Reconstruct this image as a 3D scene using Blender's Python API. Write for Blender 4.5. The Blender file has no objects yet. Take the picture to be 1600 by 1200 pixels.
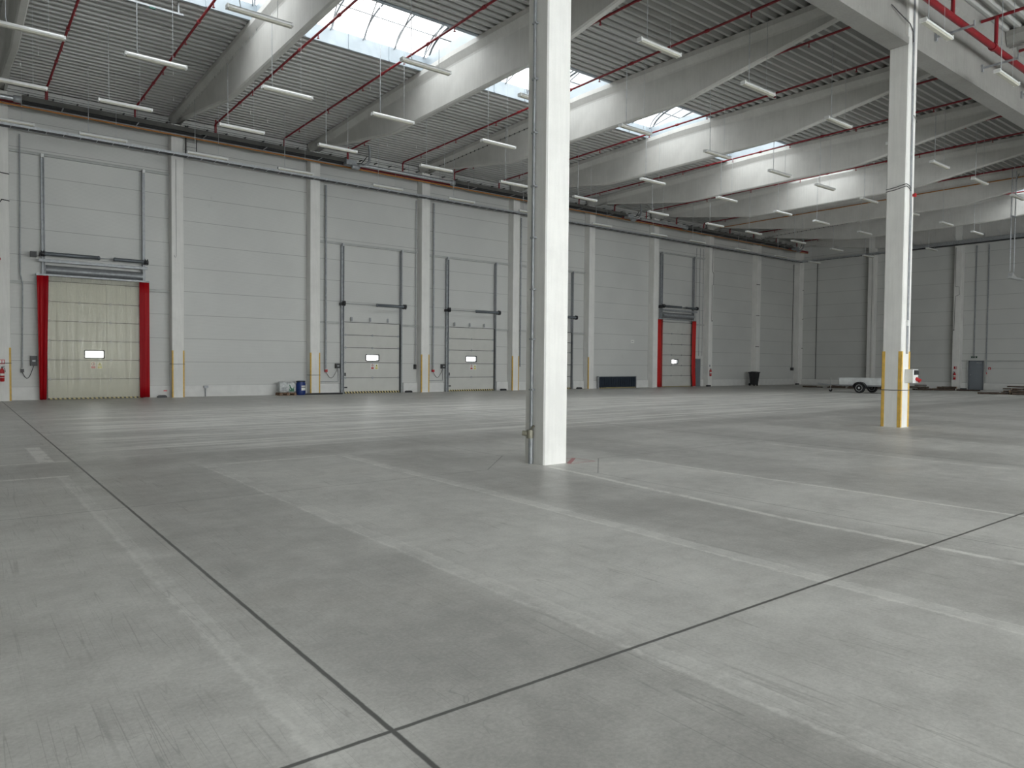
import bpy, bmesh, math, random
from mathutils import Vector, Matrix
random.seed(7)
PI = math.pi
S = bpy.context.scene
COL = S.collection

# ------------------------------------------------------------------ camera
CAM_H = 1.574
F_PX, YAW, PITCH, ROLL = 1124.216, .662879, .0293265, .0089414
cd = bpy.data.cameras.new('camera'); cam = bpy.data.objects.new('camera', cd); COL.objects.link(cam)
cd.sensor_fit = 'HORIZONTAL'; cd.sensor_width = 36.0; cd.lens = 36.0*F_PX/1600; cd.clip_end = 500; cd.clip_start = .05
fw = Vector((math.sin(YAW)*math.cos(PITCH), math.cos(YAW)*math.cos(PITCH), -math.sin(PITCH)))
r0 = Vector((math.cos(YAW), -math.sin(YAW), 0)); u0 = r0.cross(fw)
rt = r0*math.cos(ROLL)+u0*math.sin(ROLL); up = u0*math.cos(ROLL)-r0*math.sin(ROLL)
m = Matrix((rt, up, -fw)).transposed().to_4x4(); m.translation = (0, 0, CAM_H)
cam.matrix_world = m
S.camera = cam

# ------------------------------------------------------------------ colour management, render quality knobs
S.view_settings.view_transform = 'Standard'; S.view_settings.look = 'None'
S.view_settings.gamma = 1; S.view_settings.use_curve_mapping = False
S.view_settings.exposure = 2.08
S.cycles.use_denoising = True
try: S.cycles.denoiser = 'OPENIMAGEDENOISE'
except Exception: pass
S.cycles.max_bounces = 10; S.cycles.diffuse_bounces = 7; S.cycles.glossy_bounces = 4
S.cycles.transmission_bounces = 6; S.cycles.transparent_max_bounces = 16
S.cycles.sample_clamp_indirect = 6; S.cycles.caustics_reflective = False; S.cycles.caustics_refractive = False

# ------------------------------------------------------------------ world: bright overcast sky
W = bpy.data.worlds.new('overcast'); S.world = W; W.use_nodes = True
nt = W.node_tree; nt.nodes.clear()
o = nt.nodes.new('ShaderNodeOutputWorld'); bg = nt.nodes.new('ShaderNodeBackground')
tc = nt.nodes.new('ShaderNodeTexCoord'); nz = nt.nodes.new('ShaderNodeTexNoise'); cr = nt.nodes.new('ShaderNodeValToRGB')
nz.inputs['Scale'].default_value = 2.2; nz.inputs['Detail'].default_value = 5
cr.color_ramp.elements[0].position = .3; cr.color_ramp.elements[0].color = (.90, .94, .97, 1)
cr.color_ramp.elements[1].position = .6; cr.color_ramp.elements[1].color = (1, .995, .97, 1)
nt.links.new(tc.outputs['Generated'], nz.inputs['Vector']); nt.links.new(nz.outputs['Fac'], cr.inputs['Fac'])
nt.links.new(cr.outputs['Color'], bg.inputs['Color']); bg.inputs['Strength'].default_value = 3.2
nt.links.new(bg.outputs['Background'], o.inputs['Surface'])
W.cycles.sampling_method = 'MANUAL'; W.cycles.sample_map_resolution = 256

# ------------------------------------------------------------------ grid of the hall
BX = [1.53+6*k for k in range(10)]            # beam and wall column axes
WY = 32.86; CY = 32.38                        # back wall face, wall column face
WX = 55.9; CX = 55.42                         # right wall face, its columns' face
GY = 8.635                                    # axis of the inner column row
XL, YN = -4.6, -15.6                          # left and near walls, behind the camera
BASE_MID = 11.95
def deck_z(y):                                # underside of the roof deck over the span
    d = abs(y-20.5) if y > GY else abs(y+3.2)
    return 11.72 + .23*max(0., 1-d/11.9)
SKY_FAR = [(BX[k]+.3, BX[k+1]-.3, 19.0, 22.45) for k in range(0, 6)]
SKY_LAST = [(BX[7]+.3, BX[8]-.3, 11.9, 15.35)]
SKY_NEAR = [(BX[k]+.3, BX[k+1]-.3, -4.9, -1.4) for k in range(0, 8)]
SKYL = SKY_FAR+SKY_LAST+SKY_NEAR
# daylight portals in the roof lights (they emit nothing, they only guide the sky's light)
for i, (x0, x1, y0, y1) in enumerate(SKYL):
    ld = bpy.data.lights.new('skylight_portal', 'AREA'); ld.shape = 'RECTANGLE'; ld.size = x1-x0; ld.size_y = y1-y0
    ld.cycles.is_portal = True
    lo = bpy.data.objects.new('skylight_portal', ld); lo.location = ((x0+x1)/2, (y0+y1)/2, 12.36); COL.objects.link(lo)

ld = bpy.data.lights.new('window_portal', 'AREA'); ld.shape = 'RECTANGLE'; ld.size = 36.0; ld.size_y = 5.85; ld.cycles.is_portal = True  # sampling portal for the added window band
lo = bpy.data.objects.new('window_portal', ld); lo.location = (13.8, YN-.02, 3.07); lo.rotation_euler = (math.pi/2, 0, 0); COL.objects.link(lo)

# ------------------------------------------------------------------ node helper
class G:
    def __init__(s, name):
        s.m = bpy.data.materials.new(name); s.m.use_nodes = True; s.t = s.m.node_tree; s.t.nodes.clear()
        s.out = s.n('ShaderNodeOutputMaterial'); s.b = s.n('ShaderNodeBsdfPrincipled'); s.l(s.b.outputs[0], s.out.inputs[0])
        s.pos = s.n('ShaderNodeNewGeometry').outputs['Position']
        s.obj = None
    def n(s, t): return s.t.nodes.new(t)
    def l(s, a, b): s.t.links.new(a, b)
    def put(s, sock, v):
        if isinstance(v, bpy.types.NodeSocket): s.l(v, sock)
        else: sock.default_value = v
    def M(s, op, a, b=0., c=0., clamp=False):
        n = s.n('ShaderNodeMath'); n.operation = op; n.use_clamp = clamp
        s.put(n.inputs[0], a); s.put(n.inputs[1], b); s.put(n.inputs[2], c); return n.outputs[0]
    def objco(s):
        if s.obj is None: s.obj = s.n('ShaderNodeTexCoord').outputs['Object']
        return s.obj
    def xyz(s, v=None):
        n = s.n('ShaderNodeSeparateXYZ'); s.l(v if v is not None else s.pos, n.inputs[0]); return n.outputs
    def map(s, scale=(1, 1, 1), rot=(0, 0, 0), loc=(0, 0, 0), v=None):
        n = s.n('ShaderNodeMapping'); s.l(v if v is not None else s.pos, n.inputs[0])
        n.inputs['Scale'].default_value = scale; n.inputs['Rotation'].default_value = rot; n.inputs['Location'].default_value = loc
        return n.outputs[0]
    def noise(s, scale, detail=3, v=None, rough=.5, dist=0.):
        n = s.n('ShaderNodeTexNoise'); n.inputs['Scale'].default_value = scale; n.inputs['Detail'].default_value = detail
        n.inputs['Roughness'].default_value = rough; n.inputs['Distortion'].default_value = dist
        s.l(v if v is not None else s.pos, n.inputs['Vector']); return n.outputs['Fac']
    def ss(s, x, a, b):                       # smoothstep a..b -> 0..1
        n = s.n('ShaderNodeMapRange'); n.interpolation_type = 'SMOOTHSTEP'
        s.put(n.inputs[0], x); s.put(n.inputs[1], a); s.put(n.inputs[2], b); return n.outputs[0]
    def mix(s, f, a, b):
        n = s.n('ShaderNodeMix'); n.data_type = 'RGBA'; s.put(n.inputs[0], f)
        for k, v in ((6, a), (7, b)):
            if isinstance(v, bpy.types.NodeSocket): s.l(v, n.inputs[k])
            else: n.inputs[k].default_value = (*v[:3], 1)
        return n.outputs[2]
    def bump(s, h, strength=.2, dist=.01):
        n = s.n('ShaderNodeBump'); n.inputs['Strength'].default_value = strength; n.inputs['Distance'].default_value = dist
        s.l(h, n.inputs['Height']); s.l(n.outputs[0], s.b.inputs['Normal'])
    def set(s, **k):
        for a, v in k.items():
            sock = s.b.inputs[a.replace('_', ' ')]
            if isinstance(v, tuple) and len(v) == 3: v = (*v, 1)
            s.put(sock, v)
        return s

MATS = {}
def mat(name, col, rough=.5, metal=0., var=.06, scale=3., spec=.5, **kw):
    if name in MATS: return MATS[name]
    g = G(name); f = g.noise(scale, 4, v=g.objco())
    a = tuple(max(0, c*(1-var)) for c in col); b = tuple(min(1, c*(1+var)) for c in col)
    g.set(Base_Color=g.mix(g.ss(f, .3, .7), a, b), Roughness=rough, Metallic=metal, **{'Specular_IOR_Level': spec})
    g.set(**kw); MATS[name] = g.m; return g.m

GALV = mat('galvanised steel', (.50, .52, .54), .42, .75, .12, 14)
GALVD = mat('dull galvanised steel', (.33, .345, .36), .5, .35, .12, 9)
SPRING = mat('grey coated spring', (.13, .145, .16), .45, .4, .1, 30)
SEAL = mat('black rubber', (.018, .018, .02), .6, 0, .2, 8)
BLACK = mat('black plastic', (.02, .021, .024), .45, 0, .2, 8)
RED = mat('red sprinkler paint', (.20, .008, .014), .4, 0, .1, 6)
REDP = mat('red signal plastic', (.42, .012, .018), .35, 0, .1, 6)
ORANGE = mat('orange gas pipe paint', (.40, .16, .03), .5, 0, .12, 6)
YEL = mat('yellow guard tape', (.66, .42, .09), .55, 0, .12, 7)
WHITEP = mat('white plastic', (.72, .73, .72), .4, 0, .04, 6)
LAMPW = mat('white lamp housing', (.66, .67, .66), .4, 0, .04, 6)
LAMPD = mat('opal lamp diffuser', (.50, .49, .42), .25, 0, .06, 12)
CREAMF = mat('rail paint', (.42, .43, .42), .5, 0, .06, 5)
DOORP = mat('sectional door paint', (.53, .53, .50), .45, 0, .03, 2)
DARKM = mat('dark hood metal', (.17, .17, .16), .5, .3, .15, 2)
CABLE = mat('grey cable', (.05, .05, .052), .6, 0, .1, 5)
NAVY = mat('navy blue sheet', (.012, .02, .032), .45, 0, .2, 4)
BLUE = mat('blue drum plastic', (.008, .03, .16), .4, 0, .15, 8)
WOOD = mat('pallet wood', (.22, .14, .09), .8, 0, .25, 14)
BARK = mat('log bark', (.075, .055, .042), .9, 0, .4, 16)
CUT = mat('cut log end', (.42, .32, .22), .85, 0, .2, 30)
TYRE = mat('tyre rubber', (.014, .014, .015), .75, 0, .2, 20)
STEELW = mat('steel door grey', (.15, .165, .185), .45, 0, .05, 4)
YSIGN = mat('yellow sign print', (.62, .56, .12), .5, 0, .04, 5)
PAPER = mat('white sign', (.75, .75, .72), .5, 0, .03, 5)
PLAST = mat('plinth paint', (.66, .66, .645), .6, 0, .05, 2.2)
BAG = mat('white woven bag', (.55, .57, .57), .7, 0, .15, 14)
GREENP = mat('green bag print', (.05, .16, .10), .7, 0, .5, 22)

def concrete(name, col, var):
    g = G(name)
    v = g.objco()
    f = g.noise(1.3, 5, v=v, rough=.6); st = g.noise(3, 4, v=g.map((6, 6, .35), v=v)); sp = g.noise(90, 2, v=v)
    k = g.M('ADD', g.M('MULTIPLY', f, .55), g.M('ADD', g.M('MULTIPLY', st, .3), g.M('MULTIPLY', sp, .15)))
    a = tuple(c*(1-var) for c in col); b = tuple(min(.95, c*(1+var*.5)) for c in col)
    g.set(Base_Color=g.mix(g.ss(k, .38, .62), a, b), Roughness=.7)
    g.bump(g.noise(60, 3, v=v), .15, .004); MATS[name] = g.m; return g.m
CONC = concrete('white painted concrete', (.745, .74, .715), .07)
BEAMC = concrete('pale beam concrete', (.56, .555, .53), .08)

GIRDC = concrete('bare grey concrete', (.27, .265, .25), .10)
def panel_mat():                              # micro-ribbed sandwich panels, 1 m courses
    g = G('ribbed wall panel'); x, y, z = g.xyz()
    zz = g.M('FRACT', g.M('ADD', z, .51))     # joints at n+.49
    j = g.M('SUBTRACT', 1., g.ss(g.M('ABSOLUTE', g.M('SUBTRACT', zz, .0)), .004, .016))
    j2 = g.ss(zz, .988, .998); jt = g.M('MAXIMUM', j, j2)
    rib = g.M('SINE', g.M('MULTIPLY', z, 2*PI/.05))
    line = g.ss(rib, .55, .98)
    f = g.noise(.35, 4); f2 = g.noise(1.5, 4, v=g.map((1, 1, .3)))
    scuff = g.ss(g.noise(.9, 5, rough=.7), .66, .8)
    c = g.mix(g.ss(f, .3, .7), (.55, .555, .54), (.60, .605, .585))
    c = g.mix(g.M('MULTIPLY', line, .16), c, (.24, .25, .25))
    c = g.mix(g.M('MULTIPLY', scuff, .22), c, (.25, .25, .25))
    c = g.mix(g.M('MULTIPLY', jt, .6), c, (.10, .105, .11))
    g.set(Base_Color=c, Roughness=.5); g.bump(rib, .25, .002)
    return g.m
PANEL = panel_mat()

def deck_mat():
    g = G('painted trapezoidal deck'); f = g.noise(.6, 4, v=g.map((.3, 1, 1)))
    g.set(Base_Color=g.mix(g.ss(f, .3, .7), (.40, .405, .39), (.47, .475, .46)), Roughness=.45); return g.m
DECK = deck_mat()
ROOFT = mat('roof insulation', (.3, .3, .3), .9)

def floor_mat():
    g = G('power floated concrete'); x, y, z = g.xyz(); M = g.M; ss = g.ss
    wob = g.M('MULTIPLY', M('SUBTRACT', g.noise(1.3, 4), .5), .16)
    wob2 = g.M('MULTIPLY', M('SUBTRACT', g.noise(9, 4), .5), .05)
    xw = M('ADD', x, M('ADD', wob, wob2)); yw = M('ADD', y, M('ADD', wob, wob2))
    def band(c, lo, hi, e):                   # soft box
        return M('MULTIPLY', ss(c, lo-e, lo+e), M('SUBTRACT', 1., ss(c, hi-e, hi+e)))
    def line(c, c0, w, e):
        return M('SUBTRACT', 1., ss(M('ABSOLUTE', M('SUBTRACT', c, c0)), w-e, w+e))
    def add(*a):
        r = a[0]
        for b in a[1:]: r = M('ADD', r, b)
        return r
    def mx(*a):
        r = a[0]
        for b in a[1:]: r = M('MAXIMUM', r, b)
        return r
    big = g.noise(.22, 5, rough=.6); mid = g.noise(1.1, 6, rough=.65, dist=.4)
    streakY = g.noise(1., 5, v=g.map((2.6, .22, 1)), rough=.6)
    streakX = g.noise(1., 5, v=g.map((.16, 2.4, 1)), rough=.6)
    fine = g.noise(45, 3, rough=.7)
    v = add(M('MULTIPLY', M('SUBTRACT', big, .5), .26), M('MULTIPLY', M('SUBTRACT', mid, .5), .50), M('MULTIPLY', M('SUBTRACT', g.noise(5, 5, rough=.7), .5), .30),
            M('MULTIPLY', M('SUBTRACT', fine, .5), .34), M('MULTIPLY', M('SUBTRACT', streakX, .5), .16))
    # forklift aisles worn darker between the old rack lines
    nearz = M('SUBTRACT', 1., ss(yw, 10.8, 11.6))
    lanes = mx(band(xw, 1.5, 2.95, .25), band(xw, 5.3, 6.8, .25), band(xw, 9.1, 10.9, .3), band(xw, 13.1, 14.9, .4), band(xw, 17., 18.9, .4), band(xw, 21., 22.8, .4), band(xw, 25., 26.8, .4))
    lanes = M('MULTIPLY', lanes, nearz)
    cross = band(yw, 11.5, 12.9, .45)
    curve = band(M('ADD', yw, M('MULTIPLY', x, .06)), 26.5, 40, 2.5)
    dark = mx(M('MULTIPLY', lanes, .75), M('MULTIPLY', cross, .85), M('MULTIPLY', curve, .75))
    v = M('SUBTRACT', v, M('MULTIPLY', dark, M('ADD', .04, M('MULTIPLY', streakY, .22))))
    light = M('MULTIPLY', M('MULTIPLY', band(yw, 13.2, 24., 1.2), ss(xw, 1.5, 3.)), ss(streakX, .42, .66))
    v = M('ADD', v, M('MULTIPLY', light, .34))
    patch = M('MULTIPLY', mx(band(xw, 3.1, 5.0, .15), band(xw, 7.1, 8.9, .15)), nearz)
    v = M('ADD', v, M('MULTIPLY', patch, .05))
    # pale glue residue of removed floor tape
    brk = ss(g.noise(3.5, 5, rough=.75), .34, .56)
    ragg = M('MULTIPLY', M('SUBTRACT', g.noise(11, 5, rough=.75), .5), .12)
    slow = M('MULTIPLY', M('SUBTRACT', g.noise(.5, 2), .5), .10)
    xr = add(x, ragg, slow); yr = add(y, ragg, slow)
    def seg(cx, c0, w, cy, lo, hi, k=1.):
        return M('MULTIPLY', M('MULTIPLY', line(cx, c0, w, .018), band(cy, lo, hi, .04)), k)
    xc = M('SUBTRACT', xr, M('MULTIPLY', M('SUBTRACT', y, 3.), .016))
    xd = M('SUBTRACT', xr, M('MULTIPLY', M('MAXIMUM', M('SUBTRACT', y, 4.), 0.), .10))
    def twin(c, c0, cy, lo, hi, k, o=.07):    # two stripes with a duller one between
        return mx(seg(c, c0-o, .020, cy, lo, hi, k), seg(c, c0+o, .014, cy, lo, hi, k*.7), seg(c, c0, o*.8, cy, lo, hi, k*.5))
    res = mx(twin(xr, 1.18, y, 2.4, 11.3, .5, .045), twin(xr, 3.02, y, -1, 11.3, .60), twin(xc, 5.07, y, -1, 11.35, .75),
             seg(xd, 6.76, .045, y, -1, 8.25, 1.0), seg(xr, 8.92, .035, y, -1, 8.1, .9),
             seg(yr, 12.9, .05, x, -3, 1.45, .7), seg(yr, 11.27, .05, x, -3, 1.25, .8), seg(yr, 11.29, .04, x, 3., 5.2, .6),
             seg(xr, 1.13, .1, y, 12.9, 15.2, .9), seg(yr, 14.45, .05, x, 19.4, 27., .5),
             seg(xr, 12.9, .04, y, -1, 8.2, .6), seg(xr, 16.8, .04, y, -1, 8.2, .5))
    res = M('MULTIPLY', res, M('ADD', .18, M('MULTIPLY', brk, .82)))
    v = M('ADD', v, M('MULTIPLY', res, .32))
    # scratches and tyre scrubs
    def scr(ang, sc, th, wid, seed):
        n = g.noise(1., 1, v=g.map((sc, sc*.02, 1), (0, 0, ang), (seed, seed*2.3, 0)), rough=.3, dist=.05)
        k = M('SUBTRACT', 1., ss(M('ABSOLUTE', M('SUBTRACT', n, .5)), 0., wid))
        p = ss(g.noise(.9, 3, v=g.map(loc=(seed*3, seed, 0))), th, th+.12)
        return M('MULTIPLY', k, p)
    scrt = mx(scr(.5, 9, .50, .006, 3.1), scr(-.35, 12, .52, .006, 9.7), scr(1.2, 6, .52, .007, 5.2), scr(2.2, 8, .54, .008, 14.9), scr(.05, 15, .50, .008, 21.3), scr(-.12, 20, .52, .009, 37.3), scr(.2, 12, .54, .006, 51.))
    ringn = g.noise(.8, 2, dist=2.5, v=g.map(loc=(4, 7, 0)))
    rings = M('MULTIPLY', M('SUBTRACT', 1., ss(M('ABSOLUTE', M('SUBTRACT', ringn, .52)), 0., .0035)), ss(g.noise(1.7, 2), .55, .62))
    v = M('SUBTRACT', v, M('MULTIPLY', M('MAXIMUM', scrt, rings), .15))
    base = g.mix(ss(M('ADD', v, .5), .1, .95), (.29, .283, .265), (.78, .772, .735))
    base = g.mix(M('MULTIPLY', ss(g.noise(.6, 3, v=g.map(loc=(31, 3, 0))), .6, .75), .10), base, (.36, .29, .22))
    # saw-cut and construction joints
    jw = M('MULTIPLY', M('SUBTRACT', g.noise(6, 4, rough=.7), .5), .012)
    xj = M('ADD', x, jw); yj = M('ADD', y, jw)
    thick = mx(line(xj, 1.47, .013, .005), line(yj, 2.69, .012, .005), line(xj, 13.5, .012, .006))
    base = g.mix(M('MULTIPLY', thick, .88), base, (.035, .034, .03))
    d = M('ADD', M('ABSOLUTE', M('SUBTRACT', x, 7.35)), M('ABSOLUTE', M('SUBTRACT', y, 8.52)))
    outd = ss(d, 1.12, 1.13)
    thin = mx(M('MULTIPLY', line(yj, 8.52, .007, .004), outd), M('MULTIPLY', line(xj, 7.32, .007, .004), outd), M('MULTIPLY', line(xj, 19.4, .006, .004), 1.), M('MULTIPLY', line(d, 1.14, .006, .004), .35))
    side = M('MULTIPLY', M('ADD', M('SUBTRACT', x, 7.35), M('MULTIPLY', M('SUBTRACT', y, 8.52), -1.)), 1.)
    strong = M('MULTIPLY', line(d, 1.14, .011, .005), ss(M('ABSOLUTE', side), 1.10, 1.12))
    base = g.mix(M('MULTIPLY', mx(thin, strong), .62), base, (.06, .058, .055))
    # red marking triangle beside the column
    def segl(ax, ay, bx, by, w):
        L = math.hypot(bx-ax, by-ay); ux, uy = (bx-ax)/L, (by-ay)/L
        px = M('SUBTRACT', x, ax); py = M('SUBTRACT', y, ay)
        t = M('ADD', M('MULTIPLY', px, ux), M('MULTIPLY', py, uy)); q = M('ABSOLUTE', M('ADD', M('MULTIPLY', px, -uy), M('MULTIPLY', py, ux)))
        return M('MULTIPLY', M('SUBTRACT', 1., ss(q, w-.008, w+.008)), M('MULTIPLY', ss(t, -.01, .01), M('SUBTRACT', 1., ss(t, L-.01, L+.01))))
    tri = mx(segl(7.66, 8.34, 8.18, 8.78, .035), segl(8.18, 8.78, 8.20, 8.30, .012), segl(8.20, 8.30, 7.6, 8.30, .012), segl(8.18, 8.78, 7.75, 8.78, .012), segl(7.8, 8.5, 8.2, 8.32, .01))
    base = g.mix(M('MULTIPLY', tri, .75), base, (.42, .06, .07))
    # dark specks
    vo = g.n('ShaderNodeTexVoronoi'); vo.inputs['Scale'].default_value = 1.1; g.l(g.map((1, 1, 0)), vo.inputs['Vector'])
    sel = ss(g.xyz(vo.outputs['Color'])[0], .74, .75)
    spk = M('MULTIPLY', M('SUBTRACT', 1., ss(vo.outputs['Distance'], .010, .016)), sel)
    base = g.mix(M('MULTIPLY', spk, .8), base, (.03, .03, .03))
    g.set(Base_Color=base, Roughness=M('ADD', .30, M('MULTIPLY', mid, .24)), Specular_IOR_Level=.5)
    g.bump(M('ADD', M('MULTIPLY', g.noise(35, 3), .6), M('MULTIPLY', mid, .8)), .06, .006)
    return g.m
FLOOR = floor_mat()

def hazard_mat():
    g = G('black yellow hazard tape'); x, y, z = g.xyz(g.objco())
    t = g.M('FRACT', g.M('MULTIPLY', g.M('ADD', x, g.M('MULTIPLY', z, .6)), 6.5))
    g.set(Base_Color=g.mix(g.ss(t, .48, .52), (.02, .02, .02), (.55, .47, .22)), Roughness=.5); return g.m
HAZ = hazard_mat()

def pvc(name, tint, alpha, rough=.12):
    g = G(name); t = g.n('ShaderNodeBsdfTransparent'); t.inputs[0].default_value = (*tint, 1)
    v = g.objco(); fold = g.noise(1., 4, v=g.map((9, 1, .7), v=v)); wr = g.noise(5, 4, v=v)
    g.set(Base_Color=tint, Roughness=rough, Specular_IOR_Level=.6 if rough < .3 else .12); g.bump(g.M('ADD', fold, g.M('MULTIPLY', wr, .25)), .5, .05)
    mx = g.n('ShaderNodeMixShader'); g.put(mx.inputs[0], g.M('ADD', alpha, g.M('MULTIPLY', g.ss(fold, .5, .75), .12)))
    g.l(t.outputs[0], mx.inputs[1]); g.l(g.b.outputs[0], mx.inputs[2]); g.l(mx.outputs[0], g.out.inputs[0])
    return g.m
PVC = pvc('clear yellowish pvc strip', (.97, .965, .925), .09)
PVCR = pvc('red pvc strip', (.45, .008, .016), .62, .4)
PVCS = pvc('deep red pvc strip', (.36, .006, .010), .95, .4)

def glass_mat(name, tint):
    g = G(name); t = g.n('ShaderNodeBsdfTransparent'); t.inputs[0].default_value = (*tint, 1)
    mx = g.n('ShaderNodeMixShader'); mx.inputs[0].default_value = .06; g.set(Base_Color=(.8, .85, .9), Roughness=.1)
    g.l(t.outputs[0], mx.inputs[1]); g.l(g.b.outputs[0], mx.inputs[2]); g.l(mx.outputs[0], g.out.inputs[0]); return g.m
GLASS = glass_mat('roof light glazing', (.35, .36, .365))
GLASSW = glass_mat('clear window glass', (.95, .96, .96))
CURB = mat('pale roof light upstand', (.36, .41, .45), .4, 0, .06, 3)

# ------------------------------------------------------------------ mesh helper
class B:
    def __init__(s): s.v = []; s.f = []; s.mi = []; s.sm = []
    def add(s, vs, fs, mi=0, sm=False):
        o = len(s.v); s.v += [tuple(p) for p in vs]
        for f in fs: s.f.append([i+o for i in f]); s.mi.append(mi); s.sm.append(sm)
        return s
    def box(s, x0, x1, y0, y1, z0, z1, mi=0):
        return s.add([(x0, y0, z0), (x1, y0, z0), (x1, y1, z0), (x0, y1, z0), (x0, y0, z1), (x1, y0, z1), (x1, y1, z1), (x0, y1, z1)],
                     [(0, 3, 2, 1), (4, 5, 6, 7), (0, 1, 5, 4), (1, 2, 6, 5), (2, 3, 7, 6), (3, 0, 4, 7)], mi)
    def cbox(s, x0, x1, y0, y1, z0, z1, c, mi=0):     # vertical prism with chamfered arrises
        p = [(x0+c, y0), (x1-c, y0), (x1, y0+c), (x1, y1-c), (x1-c, y1), (x0+c, y1), (x0, y1-c), (x0, y0+c)]
        return s.prism([(a, b, z0) for a, b in p], (0, 0, z1-z0), mi)
    def prism(s, poly, d, mi=0):
        n = len(poly); q = [(p[0]+d[0], p[1]+d[1], p[2]+d[2]) for p in poly]
        return s.add(list(poly)+q, [tuple(range(n))[::-1], tuple(range(n, 2*n))]+[(i, (i+1) % n, n+(i+1) % n, n+i) for i in range(n)], mi)
    def tube(s, pts, r, n=8, mi=0, caps=True):
        pts = [Vector(p) for p in pts]; rs = r if isinstance(r, (list, tuple)) else [r]*len(pts)
        rings = []; ref = None
        for i, p in enumerate(pts):
            a = pts[max(0, i-1)]; b = pts[min(len(pts)-1, i+1)]; t = (b-a)
            if 0 < i < len(pts)-1: t = (p-a).normalized()+(b-p).normalized()
            t = t.normalized() if t.length > 1e-9 else Vector((0, 0, 1))
            if ref is None: ref = Vector((0, 0, 1)) if abs(t.z) < .9 else Vector((1, 0, 0))
            u = ref-t*ref.dot(t); u.normalize(); w = t.cross(u); ref = u
            rings.append([p+(u*math.cos(2*PI*k/n)+w*math.sin(2*PI*k/n))*rs[i] for k in range(n)])
        vs = [q for R in rings for q in R]; fs = []
        for i in range(len(rings)-1):
            for k in range(n): fs.append((i*n+k, i*n+(k+1) % n, (i+1)*n+(k+1) % n, (i+1)*n+k))
        s.add(vs, fs, mi, True)
        if caps: s.add(rings[0], [tuple(range(n))[::-1]], mi); s.add(rings[-1], [tuple(range(n))], mi)
        return s
    def lathe(s, prof, c=(0, 0, 0), n=20, axis='z', mi=0):
        vs = []
        for r, h in prof:
            for k in range(n):
                a = 2*PI*k/n; p = (r*math.cos(a), r*math.sin(a), h)
                if axis == 'x': p = (p[2], p[0], p[1])
                if axis == 'y': p = (p[0], p[2], p[1])
                vs.append((p[0]+c[0], p[1]+c[1], p[2]+c[2]))
        fs = [(i*n+k, i*n+(k+1) % n, (i+1)*n+(k+1) % n, (i+1)*n+k) for i in range(len(prof)-1) for k in range(n)]
        s.add(vs, fs, mi, True)
        s.add(vs[:n], [tuple(range(n))[::-1]], mi); s.add(vs[-n:], [tuple(range(n))], mi); return s
    def obj(s, name, mats, parent=None, loc=None, smooth=None):
        me = bpy.data.meshes.new(name); L = Vector(loc) if loc is not None else Vector((0, 0, 0))
        me.from_pydata([tuple(Vector(p)-L) for p in s.v], [], s.f)
        if not isinstance(mats, (list, tuple)): mats = [mats]
        for q in mats: me.materials.append(q)
        me.polygons.foreach_set('material_index', s.mi); me.polygons.foreach_set('use_smooth', s.sm)
        bm = bmesh.new(); bm.from_mesh(me); bmesh.ops.recalc_face_normals(bm, faces=bm.faces); bm.to_mesh(me); bm.free()
        me.update()
        ob = bpy.data.objects.new(name, me); COL.objects.link(ob)
        if parent is not None:
            ob.parent = parent; ob.location = L-WORLD[parent.name]; WORLD[ob.name] = L.copy()
        else: ob.location = L; WORLD[ob.name] = L.copy()
        return ob
WORLD = {}
def tag(o, label=None, cat=None, group=None, kind=None):
    for k, v in (('label', label), ('category', cat), ('group', group), ('kind', kind)):
        if v: o[k] = v
    return o
def thing(name, label, cat, loc=(0, 0, 0), group=None, kind=None):
    e = bpy.data.objects.new(name, None); COL.objects.link(e); e.location = loc; WORLD[e.name] = Vector(loc); e.empty_display_size = .1
    return tag(e, label, cat, group, kind)
def ctr(*b): return [((b[i]+b[i+1])/2) for i in (0, 2)]
ORD = ['first', 'second', 'third', 'fourth', 'fifth', 'sixth', 'seventh', 'eighth', 'ninth', 'tenth']

# ================================================================== SHELL
tag(B().box(XL-.3, WX+.3, YN-.3, WY+.3, -.25, 0).obj('floor', FLOOR), 'grey power floated concrete floor with joints and tape residue', 'floor', kind='structure')
# back wall with openings for the sectional doors' view panes is solid behind the door leaves, so cut around them
GATES = [  # xl, xr, top, rail top, name
    (2.95, 6.19, 4.55, 9.31), (15.16, 18.18, 3.50, 7.27), (21.19, 24.21, 3.48, 7.19), (27.12, 30.12, 3.46, 7.20), (38.55, 41.84, 4.50, 9.22)]
w = B(); xs = XL-.2
WINX = [(4.17, 4.86), (16.31, 17.03), (22.32, 23.03), (28.3, 29.0), (39.62, 40.33)]
for (a, b) in WINX:                            # only the view panes of the doors are open to the outside
    w.box(xs, a, WY, WY+.2, 0, 12.6).box(a, b, WY, WY+.2, 1.92, 12.6).box(a, b, WY, WY+.2, 0, 1.61); xs = b
w.box(xs, WX+.2, WY, WY+.2, 0, 12.6)
tag(w.obj('wall_back', PANEL), 'pale grey ribbed panel wall with the sectional doors', 'wall', kind='structure')
DR = (19.02, 19.95, 2.02)                      # personnel door in the right wall
w = B(); w.box(WX, WX+.2, YN, DR[0], 0, 12.6).box(WX, WX+.2, DR[1], WY, 0, 12.6).box(WX, WX+.2, DR[0], DR[1], DR[2], 12.6)
tag(w.obj('wall_right', PANEL), 'dim grey panel wall at the far end', 'wall', kind='structure')
tag(B().box(XL-.2, XL, YN, WY, 0, 12.6).obj('wall_left', PANEL), 'panel wall left of the camera', 'wall', kind='structure')
NW = (-4.2, 31.8, .15, 6.0)
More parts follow.
